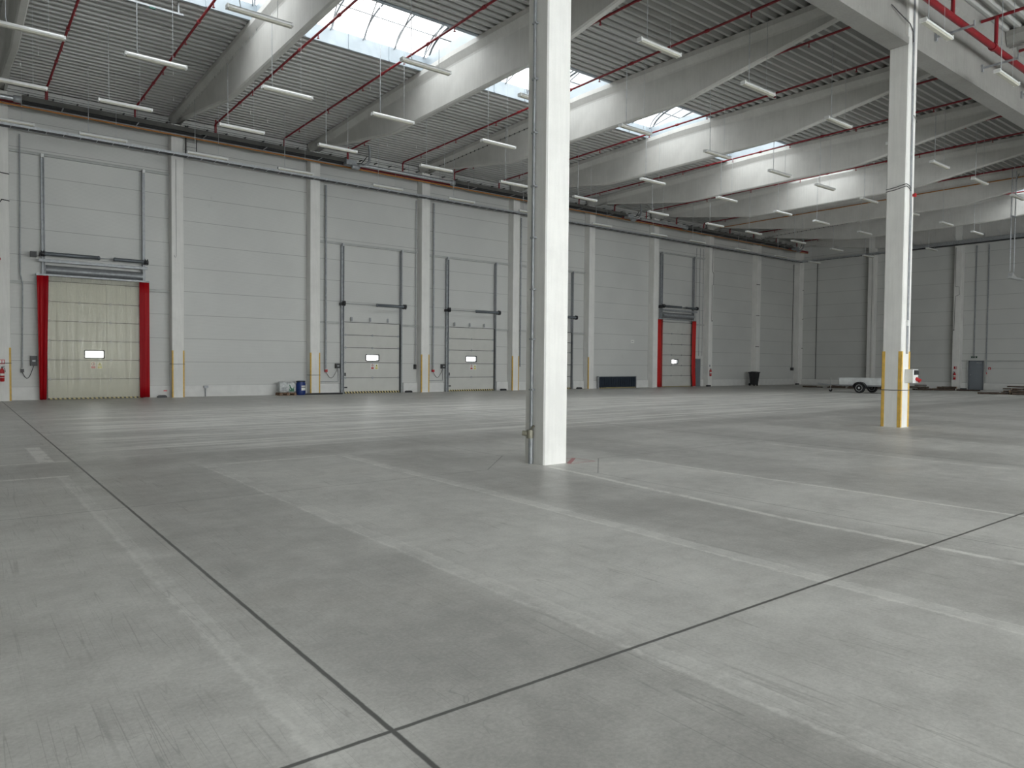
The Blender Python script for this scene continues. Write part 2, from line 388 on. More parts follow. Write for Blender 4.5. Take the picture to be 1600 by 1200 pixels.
tag(B().box(XL-.2, NW[0], YN-.2, YN, 0, 12.6).box(NW[1], WX+.2, YN-.2, YN, 0, 12.6).box(NW[0], NW[1], YN-.2, YN, 0, NW[2]).box(NW[0], NW[1], YN-.2, YN, NW[3], 12.6).obj('wall_near', PANEL), 'panel wall behind the camera', 'wall', kind='structure')
# unseen window band behind the camera, added and sized to brighten the hall
w = thing('window_30', 'long window band in the wall behind the camera', 'window', ((NW[0]+NW[1])/2, YN-.1, 4), kind='structure')
f = B(); f.box(NW[0], NW[1], YN-.15, YN-.05, NW[2], NW[2]+.08).box(NW[0], NW[1], YN-.15, YN-.05, NW[3]-.08, NW[3])
for j in range(11): x_ = NW[0]+j*(NW[1]-NW[0])/10; f.box(x_-.04, x_+.04, YN-.15, YN-.05, NW[2], NW[3])
f.obj('frame', GALV, w); B().box(NW[0], NW[1], YN-.11, YN-.10, NW[2], NW[3]).obj('pane', GLASSW, w)
# plinths
def segs(lo, hi, cuts):
    out = []; x = lo
    for a, b in cuts:
        if a > x: out.append((x, a))
        x = b
    if hi > x: out.append((x, hi))
    return out
w = B()
cuts = sorted([(a-.28, b+.28) for a, b, *_ in GATES]+[(42.38, 42.98)])
for a, b in segs(XL, WX, cuts): w.box(a, b, WY-.09, WY+.01, 0, .49)
tag(w.obj('baseboard_back', PLAST), 'white concrete plinth along the back wall', 'plinth', kind='structure')
w = B()
for a, b in segs(YN, WY, [(DR[0]-.06, DR[1]+.1)]): w.box(WX-.09, WX+.01, a, b, 0, .47)
tag(w.obj('baseboard_right', PLAST), 'white concrete plinth along the far end wall', 'plinth', kind='structure')

# ---- roof deck: trapezoidal sheet spanning along X, with the roof light openings
P = .31
def rib_profile(y0, y1):
    pts = []; y = y0
    while y < y1-1e-6:
        for dy, dz in ((0, 0), (.09, 0), (.125, .14), (.275, .14), (.31, 0)):
            yy = min(y+dy, y1); pts.append((yy, deck_z(yy)+.006+dz))
        y += P
    return pts
def strips(k):                                # (y0, y1) ranges of deck in bay k
    o = []
    for (x0, x1, a, b) in SKYL:
        if x0 > BX[k] and x0 < BX[k]+1: o.append((a, b))
    return segs(YN, WY, sorted(o))
dk = B(); top = B()
bays = [(XL, BX[0])]+[(BX[k], BX[k+1]) for k in range(9)]
for i, (xa, xb) in enumerate(bays):
    rng = [(YN, WY)] if i == 0 else strips(i-1)
    if i == 9: xb = WX
    for (a, b) in rng:
        pr = rib_profile(a, b); n = len(pr)
        dk.add([(xa, y, z) for y, z in pr]+[(xb, y, z) for y, z in pr], [(j, j+1, n+j+1, n+j) for j in range(n-1)])
        N = max(1, int((b-a)/2)); ys = [a+(b-a)*j/N for j in range(N+1)]
        for j in range(N):
            z0, z1 = deck_z(ys[j])+.145, deck_z(ys[j+1])+.145
            vs = [(xx, yy, zz+dz) for dz in (0, .2) for (xx, yy, zz) in ((xa, ys[j], z0), (xb, ys[j], z0), (xb, ys[j+1], z1), (xa, ys[j+1], z1))]
            top.add(vs, [(0, 3, 2, 1), (4, 5, 6, 7), (0, 1, 5, 4), (1, 2, 6, 5), (2, 3, 7, 6), (3, 0, 4, 7)])
c = dk.obj('ceiling', DECK); tag(c, 'grey trapezoidal steel roof deck', 'ceiling', kind='structure')
top.obj('insulation', ROOFT, c)

# ---- roof lights: upstands, hoops and vaulted glazing, one window per bay
for i, (x0, x1, y0, y1) in enumerate(SKYL):
    z0 = deck_z(y0); z1 = 12.42; X0, X1 = x0-.3, x1+.3
    w = thing('window_%d' % (i+1), 'barrel vaulted roof light between two beams', 'roof light', ((X0+X1)/2, (y0+y1)/2, z1), kind='structure')
    f = B().box(X0, X1, y0-.05, y0+.02, z0-.01, z1).box(X0, X1, y1-.02, y1+.05, z0-.01, z1)
    f.box(X0, X0+.04, y0, y1, z0+.02, z1).box(X1-.04, X1, y0, y1, z0+.02, z1)
    for xx in (X0+1.5, X0+3.0, X0+4.5): f.box(xx-.02, xx+.02, y1-.05, y1, z0, z1)
    f.obj('upstand', CURB, w)
    rb = B(); hoops = []
    cy = (y0+y1)/2; hw = (y1-y0)/2; rise = .72
    arc = [(cy-hw*math.cos(t*PI/14), z1+rise*math.sin(t*PI/14)) for t in range(15)]
    for k in range(6): rb.tube([(X0+.1+k*(X1-X0-.2)/5, y, z-.03) for y, z in arc], .035, 6)
    for j in (4, 7, 10): rb.tube([(X0, arc[j][0], arc[j][1]-.03), (X1, arc[j][0], arc[j][1]-.03)], .022, 6)
    for k in range(5):
        xa = X0+.1+k*(X1-X0-.2)/5; rb.tube([(xa, y0+.02, z1-.05), (xa+1.1, y1-.02, z1-.05)], .02, 5)
    rb.obj('hoop_frame', GALVD, w)
    gl = B(); n = len(arc)
    gl.add([(X0, y, z) for y, z in arc]+[(X1, y, z) for y, z in arc], [(j, j+1, n+j+1, n+j) for j in range(n-1)], 0, True)
    gl.add([(X0, y, z) for y, z in arc], [tuple(range(n))]); gl.add([(X1, y, z) for y, z in arc], [tuple(range(n))])
    gl.obj('pane', GLASS, w)

# ---- roof beams
def beam(k, far=True):
    x = BX[k]; mb = B()
    if far: ys = [9.0, 10, 12, 14, 15.2, 15.9, 16.6, 18, 20.5, 23, 24.6, 25.3, 26, 28, 30, 31, 32, 32.7]; mid = 20.5
    else: ys = [-15.4, -13, -10.9, -8.9, -8.1, -6, -3.2, -.3, 1.0, 1.8, 2.8, 4.6, 6.4, 8.0, 8.27]; mid = -3.4
    rings = []
    for y in ys:
        zt = deck_z(y)
        d = abs(y-mid); flat = 4.55 if far else 4.9; L = 7.0
        t = max(0, d-flat)
        zb = 10.33+.15*max(0, t-.0)
        if d < flat+.5: zb = 10.33+.055*max(0, d-flat+.3)
        zb = min(zb, 11.45)
        hf, hw = .24, .105
        r = [(-hf, zt), (-hf, zt-.16), (-hw-.015, zt-.36), (-hw, zt-.42), (-hw, zb+.05), (-hw+.035, zb), (hw-.035, zb), (hw, zb+.05), (hw, zt-.42), (hw+.015, zt-.36), (hf, zt-.16), (hf, zt)]
        if far and y > 32.3 or (not far and y < -15): r = [(a if abs(a) > .2 else math.copysign(.16, a), z) for a, z in r]
        rings.append([(x+a, y, z) for a, z in r])
    n = 12; vs = [p for R in rings for p in R]; fs = []
    for i in range(len(rings)-1):
        for j in range(n): fs.append((i*n+j, i*n+(j+1) % n, (i+1)*n+(j+1) % n, (i+1)*n+j))
    fs += [tuple(range(n)), tuple(range((len(rings)-1)*n, len(rings)*n))]
    mb.add(vs, fs)
    return mb
BEAMLAB = ['white concrete roof beam cut off by the top left corner of the view',
 'white concrete roof beam landing on the column right of the curtained dock door',
 'white concrete roof beam landing on the column beside the blue drum',
 'white concrete roof beam landing on the column between the first two plain dock doors, cable along it',
 'white concrete roof beam landing on the wall column just left of the big near pillar',
 'white concrete roof beam landing on the wall column left of the navy flap',
 'white concrete roof beam landing on the wall column left of the far red curtained door',
 'white concrete roof beam landing on the column right of the far red curtained door',
 'white concrete roof beam landing on the column above the black wheelie bin',
 'last white concrete roof beam, close to the dim far end wall']
for k in range(10):
    o = beam(k).obj('roof_beam', BEAMC, loc=(BX[k], 20.5, 11)); tag(o, BEAMLAB[k], 'beam', 'white roof beams over the far bay')
    if k in (1, 3, 8):                        # clipped cable runs
        cb = B(); ring = B(); n = 30
        for j in range(n+1):
            y = 32.2-j*.335; z = 11.36+.02*j*.335
            xx = BX[k]-.135
            if k == 1:
                cb.tube([(xx+.03, y, z+.035), (xx, y-.02, z+.02), (xx-.01, y-.03, z-.01), (xx, y, z-.035), (xx+.03, y+.01, z-.03)], .006, 5)
            else: cb.box(xx-.01, xx+.03, y-.02, y+.02, z-.03, z+.03)
        if k != 1: cb.tube([(BX[k]-.13, 32.2, 11.36), (BX[k]-.13, 22.1, 11.56)], .008, 5)
        cb.obj('cable_clips', GALVD if k == 1 else CABLE, o, loc=(BX[k], 20.5, 11))
for k in (4, 5):
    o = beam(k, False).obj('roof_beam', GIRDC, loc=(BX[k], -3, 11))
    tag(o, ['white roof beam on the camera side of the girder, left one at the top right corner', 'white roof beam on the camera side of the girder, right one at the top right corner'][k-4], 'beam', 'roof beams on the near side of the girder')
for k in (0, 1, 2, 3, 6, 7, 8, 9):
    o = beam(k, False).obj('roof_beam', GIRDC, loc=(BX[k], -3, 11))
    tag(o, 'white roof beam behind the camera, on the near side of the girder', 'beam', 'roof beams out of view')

# ---- wall columns
def guards(e, x0, x1, y0, y1, which, z=1.97, w=.055):
    t = .006
    for (gx, gy) in which:
        xx = x0 if gx < 0 else x1; yy = y0 if gy < 0 else y1
        sx = 1 if gx < 0 else -1; sy = 1 if gy < 0 else -1
        mb = B().box(min(xx-sx*t, xx+sx*w), max(xx-sx*t, xx+sx*w), min(yy-sy*t, yy), max(yy-sy*t, yy), .005, z)
        mb.box(min(xx-sx*t, xx), max(xx-sx*t, xx), min(yy-sy*t, yy+sy*w), max(yy-sy*t, yy+sy*w), .005, z)
        mb.obj('corner_guard', YEL, e, loc=(xx, yy, 0))
COLLAB = ['white wall column with a fire extinguisher at the left edge of the view',
 'white wall column with yellow guards right of the curtained dock door',
 'white wall column with yellow guards right of the blue drum',
 'white wall column with yellow guards between the two plain dock doors',
 'white wall column with yellow guards seen just left of the big near pillar',
 'white wall column left of the navy flap with one yellow guard',
 'white wall column directly left of the far red curtained door',
 'white wall column right of the far red curtained door, extinguisher on it',
 'white wall column behind the black wheelie bin',
 'white column in the far corner where the two walls meet']
G2 = [(-1, -1), (1, -1)]
for k in range(10):
    x0, x1 = BX[k]-.24, BX[k]+.24
    if k == 9: x1 = WX
    e = thing('wall_column', COLLAB[k], 'column', (BX[k], 32.62, 0), 'white columns along the back wall')
    zt = 11.34
    B().cbox(x0, x1, CY, WY, 0, zt, .02).obj('shaft', CONC, e, loc=(BX[k], 32.62, 0))
    if k < 5: guards(e, x0, x1, CY, WY, [(1, -1)] if k == 0 else G2)
    if k == 5: guards(e, x0, x1, CY, WY, [(-1, -1)])
    if k in (0, 1, 2):
        zz = 1.40 if k < 2 else .92
        B().tube([(x0-.012, WY-.1, zz), (x0-.012, CY-.012, zz), (x1+.012, CY-.012, zz), (x1+.012, WY-.1, zz)], .009, 6).obj('strap', CABLE, e, loc=(BX[k], 32.62, 0))
CBL = ['white column on the far end wall behind the utility trailer', 'white column on the far end wall left of the grey door, extinguisher on it', 'white column on the far end wall, out of frame to the right', 'white column on the far end wall under the girder']
for i, yc in enumerate((26.6, 20.6, 14.6)):
    e = B().cbox(CX, WX, yc-.24, yc+.24, 0, 11.6, .02).obj('wall_column', CONC, loc=(CX+.24, yc, 0))
    tag(e, CBL[i], 'column', 'white columns on the far end wall')

# ---- girder on the inner column row
pr = [(8.40, 9.72), (8.87, 9.72), (8.87, 9.90), (8.79, 9.96), (8.79, 11.2), (8.98, 11.38), (8.98, 11.71), (8.29, 11.71), (8.29, 11.38), (8.48, 11.2), (8.48, 9.96), (8.40, 9.90)]
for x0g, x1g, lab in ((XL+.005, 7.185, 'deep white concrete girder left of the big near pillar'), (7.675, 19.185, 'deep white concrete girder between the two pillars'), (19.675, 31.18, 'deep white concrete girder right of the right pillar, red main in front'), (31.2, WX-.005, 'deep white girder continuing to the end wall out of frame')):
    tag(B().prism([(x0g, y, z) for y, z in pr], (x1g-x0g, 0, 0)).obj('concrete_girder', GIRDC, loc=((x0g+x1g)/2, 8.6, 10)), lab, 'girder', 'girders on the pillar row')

def pillar(xc, label):
    e = thing('pillar', label, 'pillar', (xc, GY, 0), 'free-standing white pillars')
    B().cbox(xc-.24, xc+.24, GY-.24, GY+.24, 0, 11.7, .022).obj('shaft', CONC, e, loc=(xc, GY, 0))
    return e
pm = pillar(7.43, 'big near white pillar with a grey downpipe on its left face')
xf = 7.19
dp = B().tube([(xf-.035, GY+.03, .48), (xf-.035, GY+.03, 9.6)], .022, 8).tube([(xf-.012, GY+.09, .5), (xf-.012, GY+.09, 9.6)], .008, 6).obj('downpipe', GALVD, pm, loc=(xf, GY, 0))
for zc in (1.158, 1.947, 2.72, 3.52, 4.31, 5.13, 5.95, 6.8):
    B().box(xf-.062, xf, GY-.02, GY+.07, zc-.012, zc+.012).obj('pipe_clip', GALVD, dp, loc=(xf, GY, zc))
B().tube([(xf-.04, GY+.03, 0.0), (xf-.04, GY+.03, .44)], .038, 10).obj('pipe_boot', GALVD, pm, loc=(xf, GY, 0))
v = B().lathe([(.055, -.06), (.06, 0), (.055, .07)], (xf-.06, GY+.03, .46), 12, 'z').tube([(xf-.06, GY+.03, .47), (xf-.14, GY+.12, .48)], [.045, .04], 10).tube([(xf-.05, GY+.03, .53), (xf-.03, GY-.03, .60)], .018, 6)
v.obj('valve', mat('brass grey valve', (.25, .24, .19), .5, .5), pm, loc=(xf, GY, .46))
pr_ = pillar(19.43, 'white pillar on the right with yellow corner guards and a socket box')
guards(pr_, 19.19, 19.67, GY-.24, GY+.24, [(-1, -1), (1, -1), (-1, 1)], 1.96, .075)
B().tube([(19.18, GY+.25, .96), (19.18, GY-.25, .96), (19.68, GY-.25, .96), (19.68, GY+.25, .96), (19.18, GY+.25, .96)], .010, 6).obj('strap', CABLE, pr_, loc=(19.43, GY, .96))
yf = GY-.24
cdm = B()
for dx in (0, .055): cdm.tube([(19.43+dx, yf-.02, 1.9), (19.43+dx, yf-.02, 5.2), (19.45+dx, yf-.02, 5.6), (19.42+dx, yf-.02, 5.9), (19.38+dx, yf-.02, 9.2), (19.38+dx, yf-.02, 11.6)], .013, 6)
cdm.obj('conduit', GALVD, pr_, loc=(19.43, yf, 5))
B().box(19.40, 19.52, yf-.05, yf, 2.62, 2.76).obj('junction_box', WHITEP, pr_, loc=(19.46, yf, 2.7))
for k_, zz in enumerate((6.1, 6.16)):
    B().tube([(19.17, GY+.24, zz-.02), (19.17, GY, zz), (19.17, yf-.03, zz+.05), (19.3, yf-.03, zz+.03), (19.42, yf-.03, zz-.03)], .009, 5).obj('cable_loop', CABLE, pr_, loc=(19.3, yf, zz))
B().tube([(19.5, yf-.02, 8.0), (19.6, yf-.04, 7.88), (19.68, yf-.02, 7.85)], .008, 5).obj('cable_loop', CABLE, pr_, loc=(19.6, yf, 7.9))
B().tube([(18.3, yf+.05, 10.45), (18.9, yf-.02, 10.25), (19.15, yf-.03, 10.2), (19.33, yf-.03, 10.05), (19.36, yf-.03, 9.8)], .012, 6).obj('cable_loop', CABLE, pr_, loc=(19, yf, 10))
so = B().lathe([(.05, 0), (.05, .04), (.03, .07)], (19.6, yf-.075, 5.98), 12, 'y').obj('alarm_sounder', REDP, loc=(19.6, yf-.03, 5.98))
tag(so, 'small red alarm sounder high on the right pillar', 'alarm')
sb = thing('socket_box', 'grey power socket box with red and black outlets on the right pillar', 'electrical box', (19.62, yf-.12, 1.4))
B().box(19.40, 19.70, yf-.20, yf-.004, 1.15, 1.50).obj('housing', WHITEP, sb, loc=(19.55, yf-.1, 1.3))
B().box(19.46, 19.68, yf-.225, yf-.2, 1.36, 1.48).obj('breaker_cover', BLACK, sb, loc=(19.57, yf-.2, 1.4))
B().tube([(19.58, yf-.19, 1.27), (19.62, yf-.27, 1.21)], .045, 12).tube([(19.62, yf-.262, 1.215), (19.625, yf-.29, 1.195)], .052, 12).obj('socket', REDP, sb, loc=(19.58, yf-.2, 1.25))

# ================================================================== SECTIONAL DOORS
def rrect(x0, x1, z0, z1, r, y, n=4):
    pts = []
    for cx, cz, a0 in ((x1-r, z1-r, 0), (x0+r, z1-r, 1), (x0+r, z0+r, 2), (x1-r, z0+r, 3)):
        for k in range(n+1): a = (a0+k/n)*PI/2; pts.append((cx+r*math.cos(a), y, cz+r*math.sin(a)))
    return pts
DLAB = ['grey sectional dock door behind the large clear and red strip curtain', 'plain grey sectional dock door right of the blue drum', 'plain grey sectional dock door right of the first plain one', 'grey sectional dock door mostly hidden behind the near pillar', 'grey sectional dock door between the far red curtain edges']
JTS = [[.05, .79, 1.535, 2.28, 3.03, 3.77, 4.55], [.09, .77, 1.52, 2.25, 2.87, 3.5], [.08, .77, 1.51, 2.24, 2.86, 3.48], [.08, .76, 1.49, 2.23, 2.84, 3.46], [.05, .79, 1.49, 2.22, 2.96, 3.70, 4.50]]
WINX = [(4.17, 4.86), (16.31, 17.03), (22.32, 23.03), (28.3, 29.0), (39.62, 40.33)]
for i, (xl, xr, zt, zr) in enumerate(GATES):
    d = thing('door_%d' % (i+1), DLAB[i], 'sectional door', ((xl+xr)/2, WY-.1, 0), kind='structure')
    c0 = ((xl+xr)/2, WY-.1, 0); wx0, wx1 = WINX[i]; wz0, wz1 = 1.61, 1.92
    J = JTS[i]; ya, yb = WY-.13, WY-.07
    for j in range(len(J)-1):
        a, b = J[j]+.012, J[j+1]-.012; mb = B()
        if a < wz0 and b > wz0:
            mb.box(xl, wx0, ya, yb, a, b).box(wx1, xr, ya, yb, a, b).box(wx0, wx1, ya, yb, a, wz0).box(wx0, wx1, ya, yb, wz1, b)
        else: mb.box(xl, xr, ya, yb, a, b)
        pn = mb.obj('door_panel', DOORP, d, loc=c0)
        for xx in ((xl+.06, xl+(xr-xl)/2, xr-.06) if zt < 4 else (xl+.06, xl+(xr-xl)*.33, xl+(xr-xl)*.66, xr-.06)):
            if j < len(J)-2: B().box(xx-.035, xx+.035, ya-.02, ya, J[j+1]-.05, J[j+1]+.05).obj('hinge', GALVD, pn, loc=(xx, ya, J[j+1]))
    sl = B()
    for z in J[1:]: sl.box(xl, xr, ya+.002, yb, z-.014, z+.014)
    sl.box(xr, xr+.05, ya-.01, yb, 0, zt).box(xl-.03, xl, ya, yb, 0, zt)
    sl.obj('rubber_seal', SEAL, d, loc=c0)
    B().box(xl, xr, ya-.008, yb, 0.004, J[0]+.012).obj('bottom_seal', HAZ, d, loc=(xl, ya, 0))
    fr = B(); o_ = rrect(wx0-.02, wx1+.02, wz0-.02, wz1+.02, .05, ya-.02); n_ = rrect(wx0+.03, wx1-.03, wz0+.03, wz1-.03, .03, ya-.02); N = len(o_)
    fr.add(o_+n_, [(k, (k+1) % N, N+(k+1) % N, N+k) for k in range(N)])
    fr.add([(a, yb, c) for a, _, c in o_]+o_, [(k, (k+1) % N, N+(k+1) % N, N+k) for k in range(N)])
    fr.add([(a, yb, c) for a, _, c in n_]+n_, [(k, (k+1) % N, N+(k+1) % N, N+k) for k in range(N)])
    wf = fr.obj('window_frame', BLACK, d, loc=c0)
    B().box(wx0+.02, wx1-.02, ya+.02, ya+.03, wz0+.02, wz1-.02).obj('pane', GLASSW, wf, loc=c0)
    # tracks
    for s_, xx in ((-1, xl-.12), (1, xr+.12)):
        t = B().box(xx-.05, xx+.05, ya-.03, yb+.05, 0, zr-.05).box(xx-s_*.05-.012, xx-s_*.05+.012, ya-.13, ya, 0.0, zr)
        t.obj('track', GALVD, d, loc=(xx, ya, 0))
        B().box(xx-.045, xx+.045, ya-.15, ya+.02, zr-.12, zr+.01).obj('track_bumper', WHITEP if zt > 4 and i == 0 else GALV, d, loc=(xx, ya, zr))
    # torsion shaft with spring tubes
    zs = 5.55 if zt > 4 else 4.38; yy = ya-.28
    B().tube([(xl-.2, yy, zs), (xr+.2, yy, zs)], .016, 8).obj('shaft', GALVD, d, loc=(xl, yy, zs))
    for xx in (xl-.16, xr+.16):
        B().lathe([(.03, -.07), (.13, -.05), (.06, .0), (.13, .05), (.03, .07)], (xx, yy, zs), 16, 'x').box(xx-.09, xx+.09, yy, yb, zs-.09, zs+.04).obj('cable_drum', BLACK, d, loc=(xx, yy, zs))
    if zt > 4: spr = [(xl-.1, xl+1.72, .075), (xl+2.24, xr+.05, .07)]
    else: spr = [(xr-1.42, xr+.08, .07)]
    for a, b, r in spr:
        B().lathe([(r*.6, -.03), (r*1.12, 0), (r*1.12, .05), (r, .06), (r, b-a-.06), (r*1.12, b-a-.05), (r*1.12, b-a), (r*.6, b-a+.03)], (a, yy, zs), 14, 'x').obj('spring', SPRING, d, loc=(a, yy, zs))
    if zt > 4:
        B().box(xl-.28, xr+.2, yy-.02, yy+.06, zs-.31, zs-.21).box(xl-.28, xr+.2, yy-.05, yy+.1, zs-.215, zs-.2).obj('header_beam', GALVD, d, loc=(xl, yy, zs))
        hl = B(); q = 8; ring = [(yb-.28*math.sin(PI*t/q), 5.16-.40*t/q) for t in range(q+1)]
        hl.add([(xl-.05, a, b) for a, b in ring]+[(xr+.05, a, b) for a, b in ring], [(t, t+1, q+2+t, q+1+t) for t in range(q)], 0, True)
        hl.obj('lintel_cover', GALVD, d, loc=(xl, yb, 5))  # curved grey sheet making the dark gradient band under the header beam
        B().box(xl-.55, xl-.35, yy-.08, yy+.1, zs-.16, zs+.04).obj('chain_hoist', BLACK, d, loc=(xl-.45, yy, zs))
    else:
        for xx in (xl+.40, xl+1.40, xl+2.38): B().box(xx-.04, xx+.04, yb-.05, yb-.03, zt+.06, zt+.26).obj('wall_bracket', GALVD, d, loc=(xx, yb, zt))
        B().box(xl-.02, xl+.06, ya-.05, ya, .86, 1.02).obj('handle', BLACK, d, loc=(xl, ya, .9))
        B().box(xl+.0, xl+.14, ya-.04, ya, .27, .33).obj('slide_bolt', BLACK, d, loc=(xl, ya, .3))
    # warning sticker pair
    if i < 3:
        sx = {0: 4.37, 1: 16.57, 2: 22.6}[i]
        for q_, cx_ in ((0, sx), (1, sx+.225)):
            sg = B().box(cx_, cx_+.2, ya-.008, ya-.001, 1.19, 1.47)
            s1 = sg.obj('warning_sign', PAPER, loc=(cx_, ya, 1.2))
            tag(s1, ['white sign with red round mark on ', 'white sign with yellow triangle on '][q_]+['the curtained dock door', 'the dock door right of the blue drum', 'the second plain dock door'][i], 'sign', 'door warning signs')
            if q_ == 0:
                mb = B().lathe([(.062, 0), (.062, .003)], (cx_+.1, ya-.012, 1.385), 18, 'y'); mb.obj('red_ring', REDP, s1, loc=(cx_, ya, 1.2))
                B().lathe([(.045, 0), (.045, .003)], (cx_+.1, ya-.014, 1.385), 18, 'y').obj('ring_centre', PAPER, s1, loc=(cx_, ya, 1.2))
                B().box(cx_+.09, cx_+.11, ya-.019, ya-.016, 1.35, 1.42).box(cx_+.075, cx_+.125, ya-.019, ya-.016, 1.375, 1.392).obj('figure', BLACK, s1, loc=(cx_, ya, 1.2))
                B().box(cx_+.03, cx_+.17, ya-.011, ya-.008, 1.21, 1.29).obj('caption_block', REDP, s1, loc=(cx_, ya, 1.2))
            else:
                B().prism([(cx_+.03, ya-.012, 1.325), (cx_+.17, ya-.012, 1.325), (cx_+.1, ya-.012, 1.45)], (0, .003, 0)).obj('yellow_triangle', YSIGN, s1, loc=(cx_, ya, 1.2))
                B().box(cx_+.09, cx_+.11, ya-.019, ya-.015, 1.345, 1.41).obj('figure', BLACK, s1, loc=(cx_, ya, 1.2))
                B().box(cx_+.03, cx_+.17, ya-.011, ya-.008, 1.21, 1.29).obj('caption_block', YSIGN, s1, loc=(cx_, ya, 1.2))

# wall girts (horizontal C rails) at the dock bays
def girt(x0, x1, z, label):
    o_ = B().box(x0, x1, WY-.10, WY-.004, z-.05, z+.045).box(x0, x1, WY-.13, WY-.10, z+.02, z+.045).obj('wall_rail', CREAMF, loc=((x0+x1)/2, WY-.05, z))
    tag(o_, label, 'rail', 'horizontal steel rails on the back wall')
where = ['the curtained dock door', 'the first plain dock door', 'the second plain dock door', 'the dock door behind the near pillar', 'the far red curtained door']
for i, (xl, xr, zt, zr) in enumerate(GATES):
    kb = [0, 2, 3, 4, 6][i]; a, b = BX[kb]+.24, BX[kb+1]-.24
    zl = 4.45 if zt > 4 else 3.45
    girt(a, b, zr+.02, 'long grey rail high above '+where[i])
    girt(a, xl-.20, zl, 'short grey rail left of '+where[i]); girt(xr+.20, b, zl, 'short grey rail right of '+where[i])

# strip curtains
def strip_mesh(x0t, x1t, x0b, x1b, z0, z1, y, amp, freq, nz=10, nx=10, ph=0, bot=0):
    mb = B(); vs = []
    for iz in range(nz+1):
        t = iz/nz; z = z1+(z0-z1)*t; a = x0t+(x0b-x0t)*t+bot*max(0, t-.75)*2; b = x1t+(x1b-x1t)*t+bot*max(0, t-.75)*2
        for ix in range(nx+1):
            s_ = ix/nx; vs.append((a+(b-a)*s_, y+amp*math.sin(ph+s_*freq+t*1.3)*(.4+t*.6), z))
    W_ = nx+1
    mb.add(vs, [(r*W_+c_, r*W_+c_+1, (r+1)*W_+c_+1, (r+1)*W_+c_) for r in range(nz) for c_ in range(nx)], 0, True); return mb
def solid(o_, t=.004):
    md = o_.modifiers.new('Thickness', 'SOLIDIFY'); md.thickness = t; return o_
cu = thing('strip_curtain', 'large clear yellowish strip curtain with red side strips over the left dock door', 'strip curtain', (4.5, 32.5, 4.7))
B().box(2.57, 6.46, 32.44, 32.58, 4.72, 4.79).box(2.57, 6.46, 32.56, 32.7, 4.74, 4.77).obj('hanging_rail', GALVD, cu, loc=(4.5, 32.5, 4.75))
nstr = 10; wx = (6.28-2.88)/nstr
for j in range(nstr):
    a = 2.88+j*wx
    solid(strip_mesh(a+.002, a+wx-.002, a+.002, a+wx-.002, .03+.02*random.random(), 4.73, 32.50+.02*(j % 2), .018, 4+j % 3, ph=j*1.7).obj('clear_strip', PVC, cu, loc=(a, 32.5, 4.7)))
solid(strip_mesh(2.60, 2.80, 2.66, 2.76, .02, 4.73, 32.46, .03, 6).obj('red_strip', PVCS, cu, loc=(2.6, 32.46, 4.7)))
solid(strip_mesh(2.78, 2.98, 2.74, 2.88, .02, 4.73, 32.45, .03, 5, ph=1).obj('red_strip', PVCR, cu, loc=(2.8, 32.46, 4.7)))
solid(strip_mesh(6.09, 6.30, 6.09, 6.30, .03, 4.73, 32.46, .012, 3).obj('red_strip', PVCR, cu, loc=(6.1, 32.46, 4.7)))
solid(strip_mesh(6.28, 6.455, 6.28, 6.455, .03, 4.73, 32.45, .015, 4).obj('red_strip', PVCS, cu, loc=(6.3, 32.46, 4.7)))
cu = thing('strip_curtain', 'pair of red curtain strips hanging either side of the far dock door', 'strip curtain', (40, 32.5, 4.7))
B().box(37.85, 42.0, 32.46, 32.56, 4.64, 4.70).obj('hanging_rail', GALVD, cu, loc=(40, 32.5, 4.65))
REDC = mat('bright red curtain', (.50, .015, .012), .4, 0, .1, 3)
solid(strip_mesh(37.86, 38.22, 37.86, 38.22, .03, 4.65, 32.48, .012, 3).obj('red_strip', REDC, cu, loc=(38, 32.5, 4.6)))
solid(strip_mesh(38.20, 38.40, 38.2, 38.4, .03, 4.65, 32.50, .012, 3).obj('red_strip', pvc('faint red pvc', (.8, .2, .2), .2), cu, loc=(38, 32.5, 4.6)))
solid(strip_mesh(41.56, 42.0, 41.56, 41.9, .03, 4.65, 32.48, .015, 3, bot=.25).obj('red_strip', REDC, cu, loc=(41.6, 32.5, 4.6)))

# control boxes and conduits beside the doors
def conduit(pts, r, label, grp='vertical cable conduits on the back wall', m_=GALVD, name='conduit'):
    o_ = B().tube(pts, r, 6).obj(name, m_, loc=pts[-1]); return tag(o_, label, 'conduit', grp)
yc_ = WY-.05
conduit([(2.13, yc_-.08, 9.95), (2.10, yc_-.08, 4.75), (2.17, yc_-.12, 4.4), (2.14, yc_-.04, 1.22)], .024, 'grey conduit dropping to the plug left of the curtained dock door')
conduit([(14.20, yc_-.1, 9.95), (14.20, yc_-.1, 3.6), (14.2, yc_-.08, 1.2)], .05, 'wide grey conduit left of the first plain dock door')
conduit([(20.22, yc_-.1, 9.95), (20.22, yc_-.1, 3.6), (20.22, yc_-.08, 1.2)], .045, 'wide grey conduit left of the second plain dock door')
conduit([(26.12, yc_-.1, 9.95), (26.12, yc_-.1, 1.35)], .045, 'grey conduit left of the dock door behind the near pillar')
conduit([(19.16, yc_-.05, 9.95), (19.16, yc_-.05, 1.4)], .02, 'thin conduit on the wall left of the column between the plain doors')
for x_, n_ in ((42.35, 'left one'), (42.75, 'middle one'), (43.12, 'right one')):
    conduit([(x_, yc_, 9.95), (x_, yc_, 2.2 if x_ > 42.5 else 4.6)], .014, 'thin conduit right of the far red curtained door, '+n_)
